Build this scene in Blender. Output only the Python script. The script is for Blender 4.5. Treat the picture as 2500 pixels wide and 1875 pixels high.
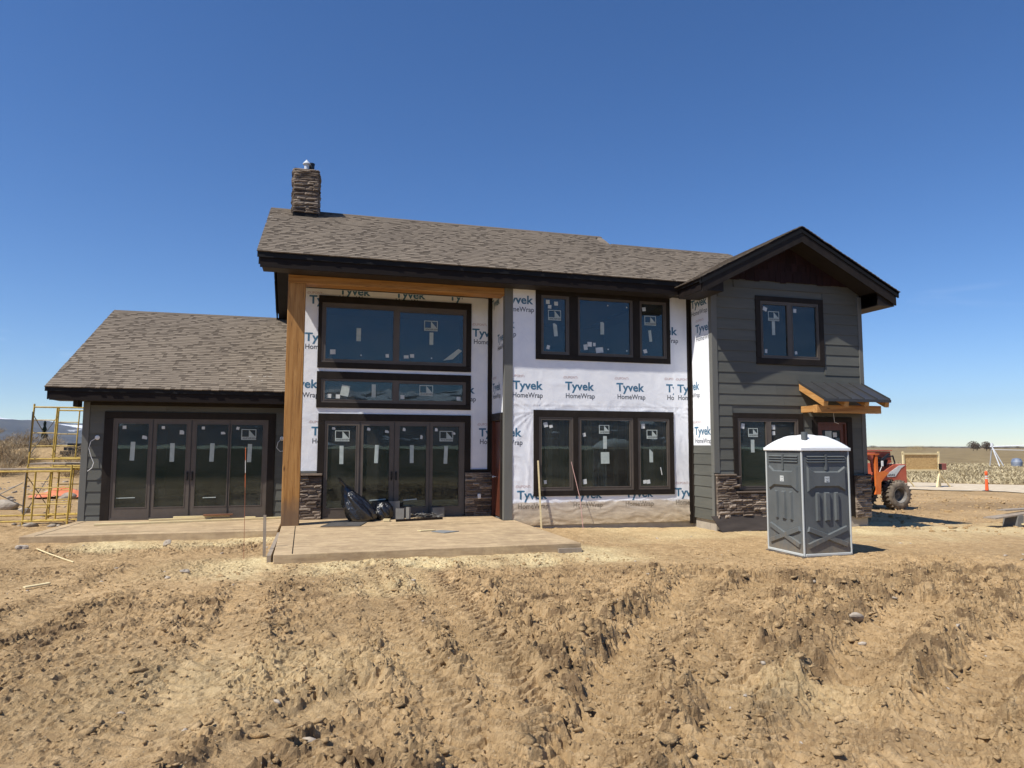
import bpy, bmesh, math, random
import numpy as np
from mathutils import Matrix, Vector
random.seed(7)
for o in list(bpy.data.objects): bpy.data.objects.remove(o)
SC = bpy.context.scene
COL = SC.collection
# ------------------------------------------------------------------ camera
CAM = Vector((-4.5783, -16.5058, 1.79))
PITCH, ROLL, YAW = 0.0878736, 0.0032409, -0.2699419
_f = Vector((-math.sin(YAW)*math.cos(PITCH), math.cos(YAW)*math.cos(PITCH), math.sin(PITCH)))
_r = Vector((math.cos(YAW), math.sin(YAW), 0)); _u = _r.cross(_f)
_R = _r*math.cos(ROLL)+_u*math.sin(ROLL); _U = _u*math.cos(ROLL)-_r*math.sin(ROLL)
cd = bpy.data.cameras.new('camera'); cam = bpy.data.objects.new('camera', cd); COL.objects.link(cam)
cd.sensor_fit = 'HORIZONTAL'; cd.sensor_width = 36; cd.lens = 1709.05/2500*36
cd.clip_start = .05; cd.clip_end = 60000
_m = Matrix.Identity(4)
for i in range(3): _m[i][0] = _R[i]; _m[i][1] = _U[i]; _m[i][2] = -_f[i]; _m[i][3] = CAM[i]
cam.matrix_world = _m; SC.camera = cam
# ------------------------------------------------------------------ sky, sun, exposure
SUN = Vector((2.3, 1.0, -3.45)).normalized()          # direction the light travels
wd = bpy.data.worlds.new('World'); SC.world = wd; wd.use_nodes = True
wn = wd.node_tree; wn.nodes.clear()
sky = wn.nodes.new('ShaderNodeTexSky'); sky.sky_type = 'NISHITA'; sky.sun_disc = False
sky.sun_elevation = math.asin(-SUN.z); sky.sun_rotation = math.atan2(-SUN.x, -SUN.y)
sky.altitude = 1900; sky.air_density = 1.0; sky.dust_density = 0; sky.ozone_density = 3
bg = wn.nodes.new('ShaderNodeBackground'); bg.inputs[1].default_value = .115
wo = wn.nodes.new('ShaderNodeOutputWorld')
hs = wn.nodes.new('ShaderNodeHueSaturation'); hs.inputs['Saturation'].default_value = 1.23; hs.inputs['Hue'].default_value = .507; hs.inputs['Value'].default_value = 1.0
tc = wn.nodes.new('ShaderNodeTexCoord'); mpw = wn.nodes.new('ShaderNodeMapping'); mpw.inputs['Scale'].default_value = (1.6, 1.6, 11); mpw.inputs['Rotation'].default_value = (.12, .1, 0)
nw = wn.nodes.new('ShaderNodeTexNoise'); nw.inputs['Scale'].default_value = 1.7; nw.inputs['Detail'].default_value = 7; nw.inputs['Roughness'].default_value = .62; nw.inputs['Distortion'].default_value = .6
rw = wn.nodes.new('ShaderNodeValToRGB'); rw.color_ramp.elements[0].position = .56; rw.color_ramp.elements[0].color = (0, 0, 0, 1); rw.color_ramp.elements[1].position = .8; rw.color_ramp.elements[1].color = (.3, .3, .3, 1)
sx = wn.nodes.new('ShaderNodeSeparateXYZ'); el_ = wn.nodes.new('ShaderNodeValToRGB'); e_ = el_.color_ramp.elements; e_[0].position = .02; e_[0].color = (0, 0, 0, 1); e_[1].position = .09; e_[1].color = (1, 1, 1, 1); q_ = e_.new(.24); q_.color = (0, 0, 0, 1)
mulw = wn.nodes.new('ShaderNodeMath'); mulw.operation = 'MULTIPLY'; mxw = wn.nodes.new('ShaderNodeMix'); mxw.data_type = 'RGBA'; mxw.inputs[7].default_value = (9, 9.6, 10.4, 1)
for a_, b_ in ((tc.outputs['Generated'], mpw.inputs[0]), (mpw.outputs[0], nw.inputs['Vector']), (nw.outputs[0], rw.inputs[0]), (tc.outputs['Generated'], sx.inputs[0]), (sx.outputs[2], el_.inputs[0]), (rw.outputs[0], mulw.inputs[0]), (el_.outputs[0], mulw.inputs[1]), (mulw.outputs[0], mxw.inputs[0]), (hs.outputs[0], mxw.inputs[6])): wn.links.new(a_, b_)
wn.links.new(sky.outputs[0], hs.inputs['Color']); wn.links.new(mxw.outputs[2], bg.inputs[0]); wn.links.new(bg.outputs[0], wo.inputs[0])
sl = bpy.data.lights.new('sun', 'SUN'); sl.energy = 5.0; sl.angle = math.radians(.53); sl.color = (1, .95, .86)
so = bpy.data.objects.new('sun', sl); COL.objects.link(so); so.rotation_euler = SUN.to_track_quat('-Z', 'Y').to_euler()
so.location = (-20, -20, 30)
SC.render.engine = 'CYCLES'
SC.view_settings.view_transform = 'Standard'; SC.view_settings.look = 'None'
SC.view_settings.exposure = 0.28; SC.view_settings.gamma = 1; SC.view_settings.use_curve_mapping = False
# ------------------------------------------------------------------ materials
def nodes(name):
    m = bpy.data.materials.new(name); m.use_nodes = True; t = m.node_tree; t.nodes.clear()
    o = t.nodes.new('ShaderNodeOutputMaterial'); b = t.nodes.new('ShaderNodeBsdfPrincipled')
    t.links.new(b.outputs[0], o.inputs[0]); return m, t, b, o
def coords(t, scale=(1, 1, 1), rot=(0, 0, 0)):
    g = t.nodes.new('ShaderNodeNewGeometry'); mp = t.nodes.new('ShaderNodeMapping')
    mp.inputs['Scale'].default_value = scale; mp.inputs['Rotation'].default_value = rot
    t.links.new(g.outputs['Position'], mp.inputs[0]); return mp.outputs[0]
def noise(t, vec, s=1, det=4, rough=.6, dist=0):
    n = t.nodes.new('ShaderNodeTexNoise'); n.inputs['Scale'].default_value = s; n.inputs['Detail'].default_value = det
    n.inputs['Roughness'].default_value = rough; n.inputs['Distortion'].default_value = dist
    t.links.new(vec, n.inputs['Vector']); return n.outputs[0]
def ramp(t, fac, stops):
    r = t.nodes.new('ShaderNodeValToRGB'); e = r.color_ramp.elements
    while len(e) < len(stops): e.new(.5)
    for q, (p, c) in zip(e, stops): q.position = p; q.color = (*c, 1) if len(c) == 3 else c
    t.links.new(fac, r.inputs[0]); return r.outputs[0]
def mixc(t, fac, a, b, mode='MIX'):
    n = t.nodes.new('ShaderNodeMix'); n.data_type = 'RGBA'; n.blend_type = mode
    for s, v in ((0, fac), (6, a), (7, b)):
        if isinstance(v, (int, float)): n.inputs[s].default_value = v
        elif isinstance(v, tuple): n.inputs[s].default_value = (*v, 1)
        else: t.links.new(v, n.inputs[s])
    return n.outputs[2]
def math_(t, op, a, b=0.0, c=None):
    n = t.nodes.new('ShaderNodeMath'); n.operation = op
    for i, v in enumerate((a, b) if c is None else (a, b, c)):
        if isinstance(v, (int, float)): n.inputs[i].default_value = v
        else: t.links.new(v, n.inputs[i])
    return n.outputs[0]
def sep(t, vec):
    n = t.nodes.new('ShaderNodeSeparateXYZ'); t.links.new(vec, n.inputs[0]); return n.outputs
def bump(t, b, h, strength, dist):
    n = t.nodes.new('ShaderNodeBump'); n.inputs['Strength'].default_value = strength; n.inputs['Distance'].default_value = dist
    t.links.new(h, n.inputs['Height']); t.links.new(n.outputs[0], b.inputs['Normal'])
def M(name, c1, c2=None, sc=(3, 3, 3), rough=.7, bmp=0, bsc=(30, 30, 30), bd=.004, spec=.4, metal=0, orand=0, lo=.35, hi=.65, det=4):
    m, t, b, o = nodes(name)
    b.inputs['Roughness'].default_value = rough; b.inputs['Metallic'].default_value = metal
    b.inputs['Specular IOR Level'].default_value = spec
    col = None
    if c2:
        n = noise(t, coords(t, sc), 1, det); col = ramp(t, n, [(lo, c1), (hi, c2)])
    if orand:
        oi = t.nodes.new('ShaderNodeObjectInfo')
        mr = t.nodes.new('ShaderNodeMapRange'); mr.inputs[3].default_value = 1-orand; mr.inputs[4].default_value = 1+orand
        t.links.new(oi.outputs['Random'], mr.inputs[0])
        cc = t.nodes.new('ShaderNodeCombineColor')
        for i in range(3): t.links.new(mr.outputs[0], cc.inputs[i])
        col = mixc(t, 1.0, col if col else c1, cc.outputs[0], 'MULTIPLY')
    if col is None: b.inputs['Base Color'].default_value = (*c1, 1)
    else: t.links.new(col, b.inputs['Base Color'])
    if bmp: bump(t, b, noise(t, coords(t, bsc), 1, 5), bmp, bd)
    return m
MT = {}
MT['siding'] = M('siding_paint', (.1, .101, .088), (.116, .116, .1), (1.5, 1.5, 9), .62, .25, (5, 5, 90), .003, .3, orand=.11)
MT['sidetrim'] = M('grey_trim_paint', (.135, .134, .12), (.152, .15, .134), (4, 4, 1), .6, .15, (60, 60, 6), .003, .3)
MT['dark'] = M('dark_bronze_trim', (.017, .013, .0105), (.025, .019, .015), (6, 6, 2), .6, .15, (60, 60, 12), .002, .18)
MT['frame'] = M('bronze_window_frame', (.095, .078, .064), (.112, .092, .076), (5, 5, 5), .42, 0, spec=.4)
MT['fascia'] = M('dark_brown_fascia', (.011, .008, .007), (.016, .0115, .0095), (1.2, 6, 9), .65, .2, (8, 60, 60), .002, .15)
MT['soffit'] = M('soffit_boards', (.02, .016, .014), (.027, .021, .018), (2, 7, 7), .6, .2, (10, 60, 60), .002, .3)
MT['shake'] = M('maroon_shakes', (.017, .0075, .009), (.026, .011, .012), (14, 14, 2), .75, .4, (70, 70, 5), .004, .2, orand=.25)
MT['concrete'] = M('foundation_concrete', (.34, .3, .25), (.42, .37, .3), (4, 4, 4), .9, .4, (50, 50, 50), .004, .2)
MT['interior'] = M('interior_board', (.16, .155, .145), (.2, .19, .18), (1, 1, 1), .9)
MT['stud'] = M('stud_lumber', (.42, .34, .24), (.5, .41, .29), (20, 20, 1.5), .85)
MT['white'] = M('white_label', (.5, .53, .52), (.66, .68, .66), (7, 7, 7), .5)
MT['labelgrey'] = M('pale_film_strip', (.36, .42, .4), (.46, .51, .48), (9, 9, 9), .5)
MT['ink'] = M('label_ink', (.05, .05, .05), rough=.6)
MT['flash'] = M('roof_flashing', (.010, .0095, .0095), rough=.6, spec=.2)
MT['galv'] = M('galvanised_flue', (.62, .64, .66), (.7, .72, .74), (9, 9, 9), .35, metal=.15)
MT['metalroof'] = M('charcoal_standing_seam', (.052, .052, .053), (.062, .062, .063), (3, 3, 3), .42, metal=.25, spec=.5)
MT['reddoor'] = M('stained_red_door', (.085, .026, .015), (.13, .038, .019), (22, 22, 1.4), .4, spec=.5)
MT['black'] = M('black_plastic', (.012, .012, .013), rough=.35, spec=.5)
MT['white_pl'] = M('white_plastic', (.78, .78, .76), rough=.45)
def wood(name, sc, c=((.20, .085, .022), (.36, .175, .05), (.47, .25, .082)), r=.55, cut=None):
    m, t, b, o = nodes(name); v = coords(t, sc)
    n = noise(t, v, 1, 6, .65, .35); col = ramp(t, n, [(.28, c[0]), (.45, c[1]), (.68, c[2])])
    kn = t.nodes.new('ShaderNodeTexVoronoi'); kn.inputs['Scale'].default_value = 1
    t.links.new(coords(t, tuple(max(1.5, q*.28) for q in sc)), kn.inputs['Vector'])
    col = mixc(t, ramp(t, kn.outputs['Distance'], [(.05, (1, 1, 1)), (.13, (0, 0, 0))]), col, (.09, .035, .012))
    ck = noise(t, coords(t, tuple(q*1.7 if q > 2 else q*.45 for q in sc)), 1, 2, .5); col = mixc(t, ramp(t, ck, [(.485, (0, 0, 0)), (.5, (.75, .75, .75)), (.515, (0, 0, 0))]), col, (.1, .045, .015))   # drying checks
    if cut:
        z = sep(t, coords(t))[2]; f = math_(t, 'MULTIPLY_ADD', z, -1.0, cut)
        f = math_(t, 'ADD', f, math_(t, 'MULTIPLY', noise(t, coords(t, (9, 9, 3)), 1, 4), .5))
        col = mixc(t, ramp(t, f, [(.2, (0, 0, 0)), (.6, (.75, .75, .75))]), col, (.12, .085, .06))
    t.links.new(col, b.inputs['Base Color']); b.inputs['Roughness'].default_value = r; b.inputs['Specular IOR Level'].default_value = .3
    bump(t, b, noise(t, coords(t, tuple(q*3 for q in sc)), 1, 5), .35, .004); return m
MT['woodv'] = wood('cedar_post', (16, 16, .9), cut=.62)
MT['woodh'] = wood('cedar_beam', (.9, 16, 16))
MT['woody'] = wood('cedar_rafter', (12, .9, 12), ((.3, .13, .035), (.5, .25, .08), (.6, .34, .13)))
MT['woodx'] = wood('cedar_awning_beam', (.9, 12, 12), ((.3, .13, .035), (.5, .25, .08), (.6, .34, .13)))
MT['lumber'] = M('fresh_lumber', (.62, .5, .27), (.74, .62, .36), (3, 25, 25), .8)
MT['oldwood'] = M('weathered_wood', (.26, .21, .16), (.36, .3, .23), (14, 14, 3), .85, .3, (60, 60, 8), .003)
MT['osb'] = M('strand_board', (.36, .21, .08), (.66, .46, .2), (22, 22, 22), .8, lo=.4, hi=.6)
for nme, c in (('l', (.215, .177, .138)), ('m', (.192, .158, .123)), ('d', (.14, .114, .089))):
    m, t, b, o = nodes('shingle_'+nme)
    n = noise(t, coords(t, (60, 60, 60)), 1, 3, .7); col = ramp(t, n, [(.3, tuple(q*.7 for q in c)), (.7, tuple(min(1, q*1.3) for q in c))])
    big = ramp(t, noise(t, coords(t, (.6, .6, .6)), 1, 2), [(.35, (.92, .92, .92)), (.65, (1.06, 1.06, 1.05))]); col = mixc(t, 1.0, col, big, 'MULTIPLY')
    # plaster splatter dropped on the low roof beside the tall wall
    p = sep(t, coords(t)); dx = math_(t, 'MULTIPLY', math_(t, 'ADD', p[0], 6.05), 1.6); dy = math_(t, 'MULTIPLY', math_(t, 'ADD', p[1], -2.3), 1.2)
    dd = math_(t, 'SQRT', math_(t, 'ADD', math_(t, 'MULTIPLY', dx, dx), math_(t, 'MULTIPLY', dy, dy)))
    sp = noise(t, coords(t, (7, 7, 7)), 1, 5, .75)
    f = math_(t, 'SUBTRACT', sp, math_(t, 'MULTIPLY', dd, .13))
    col = mixc(t, ramp(t, f, [(.55, (0, 0, 0)), (.60, (.85, .85, .85))]), col, (.62, .58, .52))
    t.links.new(col, b.inputs['Base Color']); b.inputs['Roughness'].default_value = .95; b.inputs['Specular IOR Level'].default_value = .15
    bump(t, b, noise(t, coords(t, (220, 220, 220)), 1, 2), .5, .002); MT['sh_'+nme] = m
# stone: tone picked per stone
m, t, b, o = nodes('ledge_stone'); oi = t.nodes.new('ShaderNodeObjectInfo')
base = ramp(t, oi.outputs['Random'], [(0, (.085, .065, .053)), (.2, (.18, .14, .11)), (.42, (.3, .245, .195)), (.62, (.12, .094, .078)), (.82, (.38, .32, .26)), (1, (.16, .124, .102))])
v = noise(t, coords(t, (9, 9, 26)), 1, 6, .7); col = mixc(t, 1.0, base, ramp(t, v, [(.3, (.55, .53, .5)), (.7, (1.3, 1.28, 1.25))]), 'MULTIPLY')
t.links.new(col, b.inputs['Base Color']); b.inputs['Roughness'].default_value = .88; b.inputs['Specular IOR Level'].default_value = .25
bump(t, b, noise(t, coords(t, (26, 26, 70)), 1, 6, .7), .8, .012); MT['stone'] = m
MT['mortar'] = M('stone_backing', (.05, .04, .034), rough=.95)
# house wrap with ground splash at its foot
m, t, b, o = nodes('house_wrap'); g = coords(t); z = sep(t, g)[2]
dn = noise(t, coords(t, (2.2, 2.2, 3.5)), 1, 6, .7)
f = math_(t, 'ADD', math_(t, 'MULTIPLY_ADD', z, -1.0, .33), math_(t, 'MULTIPLY', dn, .2))
dirt = ramp(t, f, [(.0, (0, 0, 0)), (.035, (.72, .72, .72)), (.5, (.95, .95, .95))])
wcol = ramp(t, noise(t, coords(t, (3, 3, 3)), 1, 4), [(.35, (.80, .82, .86)), (.65, (.87, .88, .9))])
col = mixc(t, dirt, wcol, ramp(t, noise(t, coords(t, (3, 3, 14)), 1, 6, .7), [(.35, (.34, .25, .145)), (.65, (.6, .48, .31))]))
t.links.new(col, b.inputs['Base Color']); b.inputs['Roughness'].default_value = .55; b.inputs['Specular IOR Level'].default_value = .35
bump(t, b, noise(t, coords(t, (7, 7, 5)), 1, 6, .6, 1.2), .3, .02); MT['wrap'] = m
for nme, c1 in (('tyblue', (.045, .15, .25)), ('tydark', (.055, .066, .085)), ('tyred', (.56, .43, .41))):   # print, dusted over at the foot of the wall
    m, t, b, o = nodes('wrap_print_'+nme); z = sep(t, coords(t))[2]; f = math_(t, 'ADD', math_(t, 'MULTIPLY_ADD', z, -1.0, .33), math_(t, 'MULTIPLY', noise(t, coords(t, (2.2, 2.2, 3.5)), 1, 6, .7), .2))
    c = ramp(t, noise(t, coords(t, (30, 30, 30)), 1, 3), [(.3, tuple(q*.8 for q in c1)), (.7, tuple(min(1, q*1.25+.01) for q in c1))])
    t.links.new(mixc(t, ramp(t, f, [(.0, (0, 0, 0)), (.04, (.45, .45, .45)), (.4, (.7, .7, .7))]), c, (.42, .33, .21)), b.inputs['Base Color']); b.inputs['Roughness'].default_value = .6; MT[nme] = m
# glazing: tinted see-through pane with a mirror layer
m, t, b, o = nodes('window_glass'); t.nodes.remove(b)
tr = t.nodes.new('ShaderNodeBsdfTransparent'); tr.inputs[0].default_value = (.52, .6, .6, 1)
gl = t.nodes.new('ShaderNodeBsdfGlossy'); gl.inputs['Roughness'].default_value = .012; gl.inputs[0].default_value = (.60, .74, .80, 1)
fr = t.nodes.new('ShaderNodeFresnel'); fr.inputs[0].default_value = 1.72
gn = t.nodes.new('ShaderNodeBump'); gn.inputs['Strength'].default_value = .02; gn.inputs['Distance'].default_value = .05
t.links.new(noise(t, coords(t, (1.2, 1.2, 1.2)), 1, 2), gn.inputs['Height']); t.links.new(gn.outputs[0], gl.inputs['Normal'])
ms = t.nodes.new('ShaderNodeMixShader'); t.links.new(fr.outputs[0], ms.inputs[0]); t.links.new(tr.outputs[0], ms.inputs[1]); t.links.new(gl.outputs[0], ms.inputs[2])
df = t.nodes.new('ShaderNodeBsdfDiffuse'); df.inputs[0].default_value = (.5, .48, .42, 1); m2 = t.nodes.new('ShaderNodeMixShader')   # film of site dust
t.links.new(ramp(t, noise(t, coords(t, (1.3, 1.3, 2.2)), 1, 6, .7), [(.3, (.012, .012, .012)), (.75, (.085, .085, .085))]), m2.inputs[0]); t.links.new(ms.outputs[0], m2.inputs[1]); t.links.new(df.outputs[0], m2.inputs[2])
t.links.new(m2.outputs[0], o.inputs[0]); MT['glass'] = m
# patio: stamped wood-grain concrete
m, t, b, o = nodes('stamped_patio_concrete')
n1 = noise(t, coords(t, (1.1, 9, 9)), 1, 6, .7, .4); c = ramp(t, n1, [(.32, (.26, .178, .1)), (.5, (.42, .305, .178)), (.7, (.54, .41, .25))])
n2 = noise(t, coords(t, (.5, .6, .6)), 1, 3); c = mixc(t, 1.0, c, ramp(t, n2, [(.35, (.86, .85, .84)), (.65, (1.08, 1.08, 1.08))]), 'MULTIPLY')
c = mixc(t, ramp(t, noise(t, coords(t, (3, 3, 3)), 1, 6, .75), [(.47, (0, 0, 0)), (.66, (.7, .7, .7))]), c, (.6, .455, .26))
t.links.new(c, b.inputs['Base Color']); b.inputs['Roughness'].default_value = .85; bump(t, b, n1, .3, .006); MT['patio'] = m
# dirt
m, t, b, o = nodes('churned_dirt')
a = t.nodes.new('ShaderNodeAttribute'); a.attribute_name = 'tone'; ac = t.nodes.new('ShaderNodeSeparateColor'); t.links.new(a.outputs['Color'], ac.inputs[0])
n1 = noise(t, coords(t, (.45, .45, .45)), 1, 5, .6); n2 = noise(t, coords(t, (7, 7, 7)), 1, 6, .75)
c = ramp(t, n2, [(.26, (.265, .172, .086)), (.48, (.45, .312, .163)), (.72, (.63, .458, .257))])
c = mixc(t, 1.0, c, ramp(t, n1, [(.3, (.8, .78, .76)), (.7, (1.14, 1.12, 1.1))]), 'MULTIPLY')
c = mixc(t, ac.outputs[0], c, (.15, .095, .052))            # damp churned earth
c = mixc(t, ac.outputs[1], c, ramp(t, noise(t, coords(t, (14, 14, 14)), 1, 5, .8), [(.35, (.52, .39, .2)), (.6, (.74, .61, .35))]))  # sawdust / straw
c = mixc(t, ac.outputs[2], c, ramp(t, noise(t, coords(t, (.2, .2, .2)), 1, 6, .7), [(.35, (.16, .115, .06)), (.65, (.3, .23, .12))]))   # fields
yy = sep(t, coords(t))[1]; c = mixc(t, ramp(t, math_(t, 'MULTIPLY_ADD', yy, -.05, -1.0), [(.0, (0, 0, 0)), (.5, (1, 1, 1))]), c, ramp(t, noise(t, coords(t, (.3, .3, .3)), 1, 5, .7), [(.35, (.045, .05, .026)), (.65, (.1, .098, .05))]))   # rough pasture south of the yard
peb = t.nodes.new('ShaderNodeTexVoronoi'); peb.inputs['Scale'].default_value = 1; t.links.new(coords(t, (22, 22, 22)), peb.inputs['Vector'])
c = mixc(t, ramp(t, peb.outputs['Distance'], [(.09, (.55, .55, .55)), (.16, (0, 0, 0))]), c, (.5, .42, .3))
t.links.new(c, b.inputs['Base Color']); b.inputs['Roughness'].default_value = .97; b.inputs['Specular IOR Level'].default_value = .12
h = math_(t, 'ADD', noise(t, coords(t, (16, 16, 16)), 1, 8, .72), math_(t, 'MULTIPLY', noise(t, coords(t, (55, 55, 55)), 1, 4, .7), .4))
bump(t, b, h, .9, .045); MT['dirt'] = m
MT['clod'] = M('dirt_clods', (.22, .135, .07), (.44, .3, .165), (9, 9, 9), .97, .9, (45, 45, 45), .02, .1, lo=.3, hi=.7)
MT['gravel'] = M('gravel_road', (.5, .41, .29), (.62, .53, .4), (3, 3, 3), .95, .5, (20, 20, 20), .02, .1)
MT['rock'] = M('pale_rock', (.3, .25, .19), (.44, .38, .31), (5, 5, 5), .9, .6, (25, 25, 25), .02, orand=.2)
# ------------------------------------------------------------------ mesh helpers
W = {}
class MB:
    def __init__(s): s.v = []; s.f = []; s.m = []
    def add(s, vs, fs, mi=0):
        n = len(s.v); s.v += [tuple(q) for q in vs]; s.f += [tuple(i+n for i in f) for f in fs]; s.m += [mi]*len(fs); return s
    def box(s, x0, x1, y0, y1, z0, z1, mi=0):
        return s.add([(x0, y0, z0), (x1, y0, z0), (x1, y1, z0), (x0, y1, z0), (x0, y0, z1), (x1, y0, z1), (x1, y1, z1), (x0, y1, z1)],
                     [(3, 2, 1, 0), (4, 5, 6, 7), (0, 1, 5, 4), (1, 2, 6, 5), (2, 3, 7, 6), (3, 0, 4, 7)], mi)
    def cbox(s, x0, x1, y0, y1, z0, z1, c=.006, mi=0):     # chamfered box
        X, Y, Z = (x0, x1), (y0, y1), (z0, z1); vs = []; idx = {}
        for i in (0, 1):
            for j in (0, 1):
                for q in (0, 1):
                    sx, sy, sz = 1-2*i, 1-2*j, 1-2*q
                    for a in range(3):
                        p = [X[i]+sx*c, Y[j]+sy*c, Z[q]+sz*c]; p[a] = (X[i], Y[j], Z[q])[a]
                        idx[i, j, q, a] = len(vs); vs.append(p)
        fs = []
        cyc = ((0, 0), (1, 0), (1, 1), (0, 1))
        for a in range(3):
            for sd in (0, 1):
                f = []
                for b_, c_ in cyc:
                    kx = [0, 0, 0]; kx[a] = sd; kx[(a+1) % 3] = b_; kx[(a+2) % 3] = c_; f.append(idx[(*kx, a)])
                fs.append(tuple(f if sd else f[::-1]))
        for a in range(3):
            b_, c_ = (a+1) % 3, (a+2) % 3
            for u in (0, 1):
                for w in (0, 1):
                    k0 = [0]*3; k1 = [0]*3; k0[b_] = k1[b_] = u; k0[c_] = k1[c_] = w; k0[a] = 0; k1[a] = 1
                    f = (idx[(*k0, b_)], idx[(*k1, b_)], idx[(*k1, c_)], idx[(*k0, c_)]); fs.append(f if u == w else f[::-1])
        for i in (0, 1):
            for j in (0, 1):
                for q in (0, 1):
                    f = tuple(idx[i, j, q, a] for a in range(3)); fs.append(f if (i+j+q) % 2 else f[::-1])
        return s.add(vs, fs, mi)
    def prism(s, poly, fn, a, b, mi=0):                    # poly of 2D points, fn(p,q,t)->xyz
        n = len(poly); vs = [fn(*p, a) for p in poly]+[fn(*p, b) for p in poly]
        return s.add(vs, [tuple(range(n)), tuple(range(2*n-1, n-1, -1))]+[(i, i+n, (i+1) % n+n, (i+1) % n) for i in range(n)], mi)
    def bar(s, p, q, w, h, up=(0, 0, 1), mi=0):            # square bar between two points
        p, q = Vector(p), Vector(q); d = (q-p).normalized(); u = Vector(up)
        if abs(d.dot(u)) > .98: u = Vector((0, 1, 0))
        x = d.cross(u).normalized(); y = x.cross(d)
        c = [x*a*w/2+y*b_*h/2 for a, b_ in ((-1, -1), (1, -1), (1, 1), (-1, 1))]
        return s.add([p+k for k in c]+[q+k for k in c], [(3, 2, 1, 0), (4, 5, 6, 7), (0, 1, 5, 4), (1, 2, 6, 5), (2, 3, 7, 6), (3, 0, 4, 7)], mi)
    def tube(s, pts, r, n=8, mi=0, cap=True):
        pts = [Vector(p) for p in pts]; R = r if isinstance(r, (list, tuple)) else [r]*len(pts); base = len(s.v); up = None
        for i, p in enumerate(pts):
            d = (pts[min(i+1, len(pts)-1)]-pts[max(i-1, 0)]).normalized()
            if up is None: up = Vector((0, 0, 1)) if abs(d.z) < .9 else Vector((1, 0, 0))
            x = d.cross(up).normalized(); y = x.cross(d).normalized(); up = y
            s.v += [tuple(p+(x*math.cos(2*math.pi*k/n)+y*math.sin(2*math.pi*k/n))*R[i]) for k in range(n)]
        for i in range(len(pts)-1):
            for k in range(n):
                s.f.append((base+i*n+k, base+i*n+(k+1) % n, base+(i+1)*n+(k+1) % n, base+(i+1)*n+k)); s.m.append(mi)
        if cap:
            s.f.append(tuple(base+k for k in range(n))[::-1]); s.f.append(tuple(base+(len(pts)-1)*n+k for k in range(n))); s.m += [mi, mi]
        return s
    def lathe(s, prof, c=(0, 0, 0), ax='z', n=24, mi=0):   # prof: (r, h)
        base = len(s.v)
        for r, h in prof:
            for k in range(n):
                a = 2*math.pi*k/n; x, y = r*math.cos(a), r*math.sin(a)
                q = (x, y, h) if ax == 'z' else ((x, h, y) if ax == 'y' else (h, x, y)); s.v.append((c[0]+q[0], c[1]+q[1], c[2]+q[2]))
        for i in range(len(prof)-1):
            for k in range(n):
                f = (base+i*n+k, base+i*n+(k+1) % n, base+(i+1)*n+(k+1) % n, base+(i+1)*n+k); s.f.append(f if ax != 'y' else f[::-1]); s.m.append(mi)
        return s
    def mesh(s, name, mats):
        me = bpy.data.meshes.new(name); me.from_pydata(s.v, [], s.f)
        for q in (mats if isinstance(mats, (list, tuple)) else [mats]): me.materials.append(q)
        if any(s.m): me.polygons.foreach_set('material_index', s.m)
        me.update(); return me
    def build(s, name, mats, parent=None, mtx=None, smooth=False):
        me = s.mesh(name, mats)
        if smooth: me.polygons.foreach_set('use_smooth', [True]*len(me.polygons))
        return put(name, me, parent, mtx)
def put(name, me, parent=None, mtx=None):
    o = bpy.data.objects.new(name, me); COL.objects.link(o); m = mtx or Matrix.Identity(4)
    if parent:
        o.parent = parent; o.matrix_parent_inverse = W[parent].inverted()
    o.matrix_basis = m; W[o] = m; return o
def tag(o, label, cat, group=None):
    o['label'] = label; o['category'] = cat
    if group: o['group'] = group
    return o
def thing(name, label, cat, loc=(0, 0, 0), rz=0, group=None):
    o = bpy.data.objects.new(name, None); COL.objects.link(o); m = Matrix.Translation(loc) @ Matrix.Rotation(rz, 4, 'Z')
    o.matrix_basis = m; W[o] = m; o.empty_display_size = .2; return tag(o, label, cat, group)
def struct(o): o['kind'] = 'structure'; return o
def stuff(o): o['kind'] = 'stuff'; return o
T = Matrix.Translation
def XF(loc, sc=(1, 1, 1), rz=0, e=None):
    r = Matrix.Rotation(rz, 4, 'Z') if e is None else e.to_matrix().to_4x4() if hasattr(e, 'to_matrix') else e
    return T(loc) @ r @ Matrix.Diagonal((*sc, 1))
# ------------------------------------------------------------------ noise in numpy
def _h(ix, iy, s):
    n = (ix.astype(np.int64)*374761393+iy.astype(np.int64)*668265263+s*974634121) & 0xffffffff
    n = ((n ^ (n >> 13))*1274126177) & 0xffffffff; n = ((n ^ (n >> 16))*2246822519) & 0xffffffff
    return ((n ^ (n >> 15)) & 0xffffff)/float(0x1000000)
def perlin(x, y, s=0):
    ix, iy = np.floor(x), np.floor(y); fx, fy = x-ix, y-iy; u = fx*fx*fx*(fx*(fx*6-15)+10); v = fy*fy*fy*(fy*(fy*6-15)+10)
    def g(a, b):
        t = _h(ix+a, iy+b, s)*2*np.pi; return np.cos(t)*(fx-a)+np.sin(t)*(fy-b)
    return 1.4*((g(0, 0)*(1-u)+g(1, 0)*u)*(1-v)+(g(0, 1)*(1-u)+g(1, 1)*u)*v)
def fbm(x, y, s=0, o=4, g=.5):
    a, r, f = 1, 0, 1
    for i in range(o): r = r+a*perlin(x*f, y*f, s+i*17); a *= g; f *= 2.03
    return r
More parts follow.
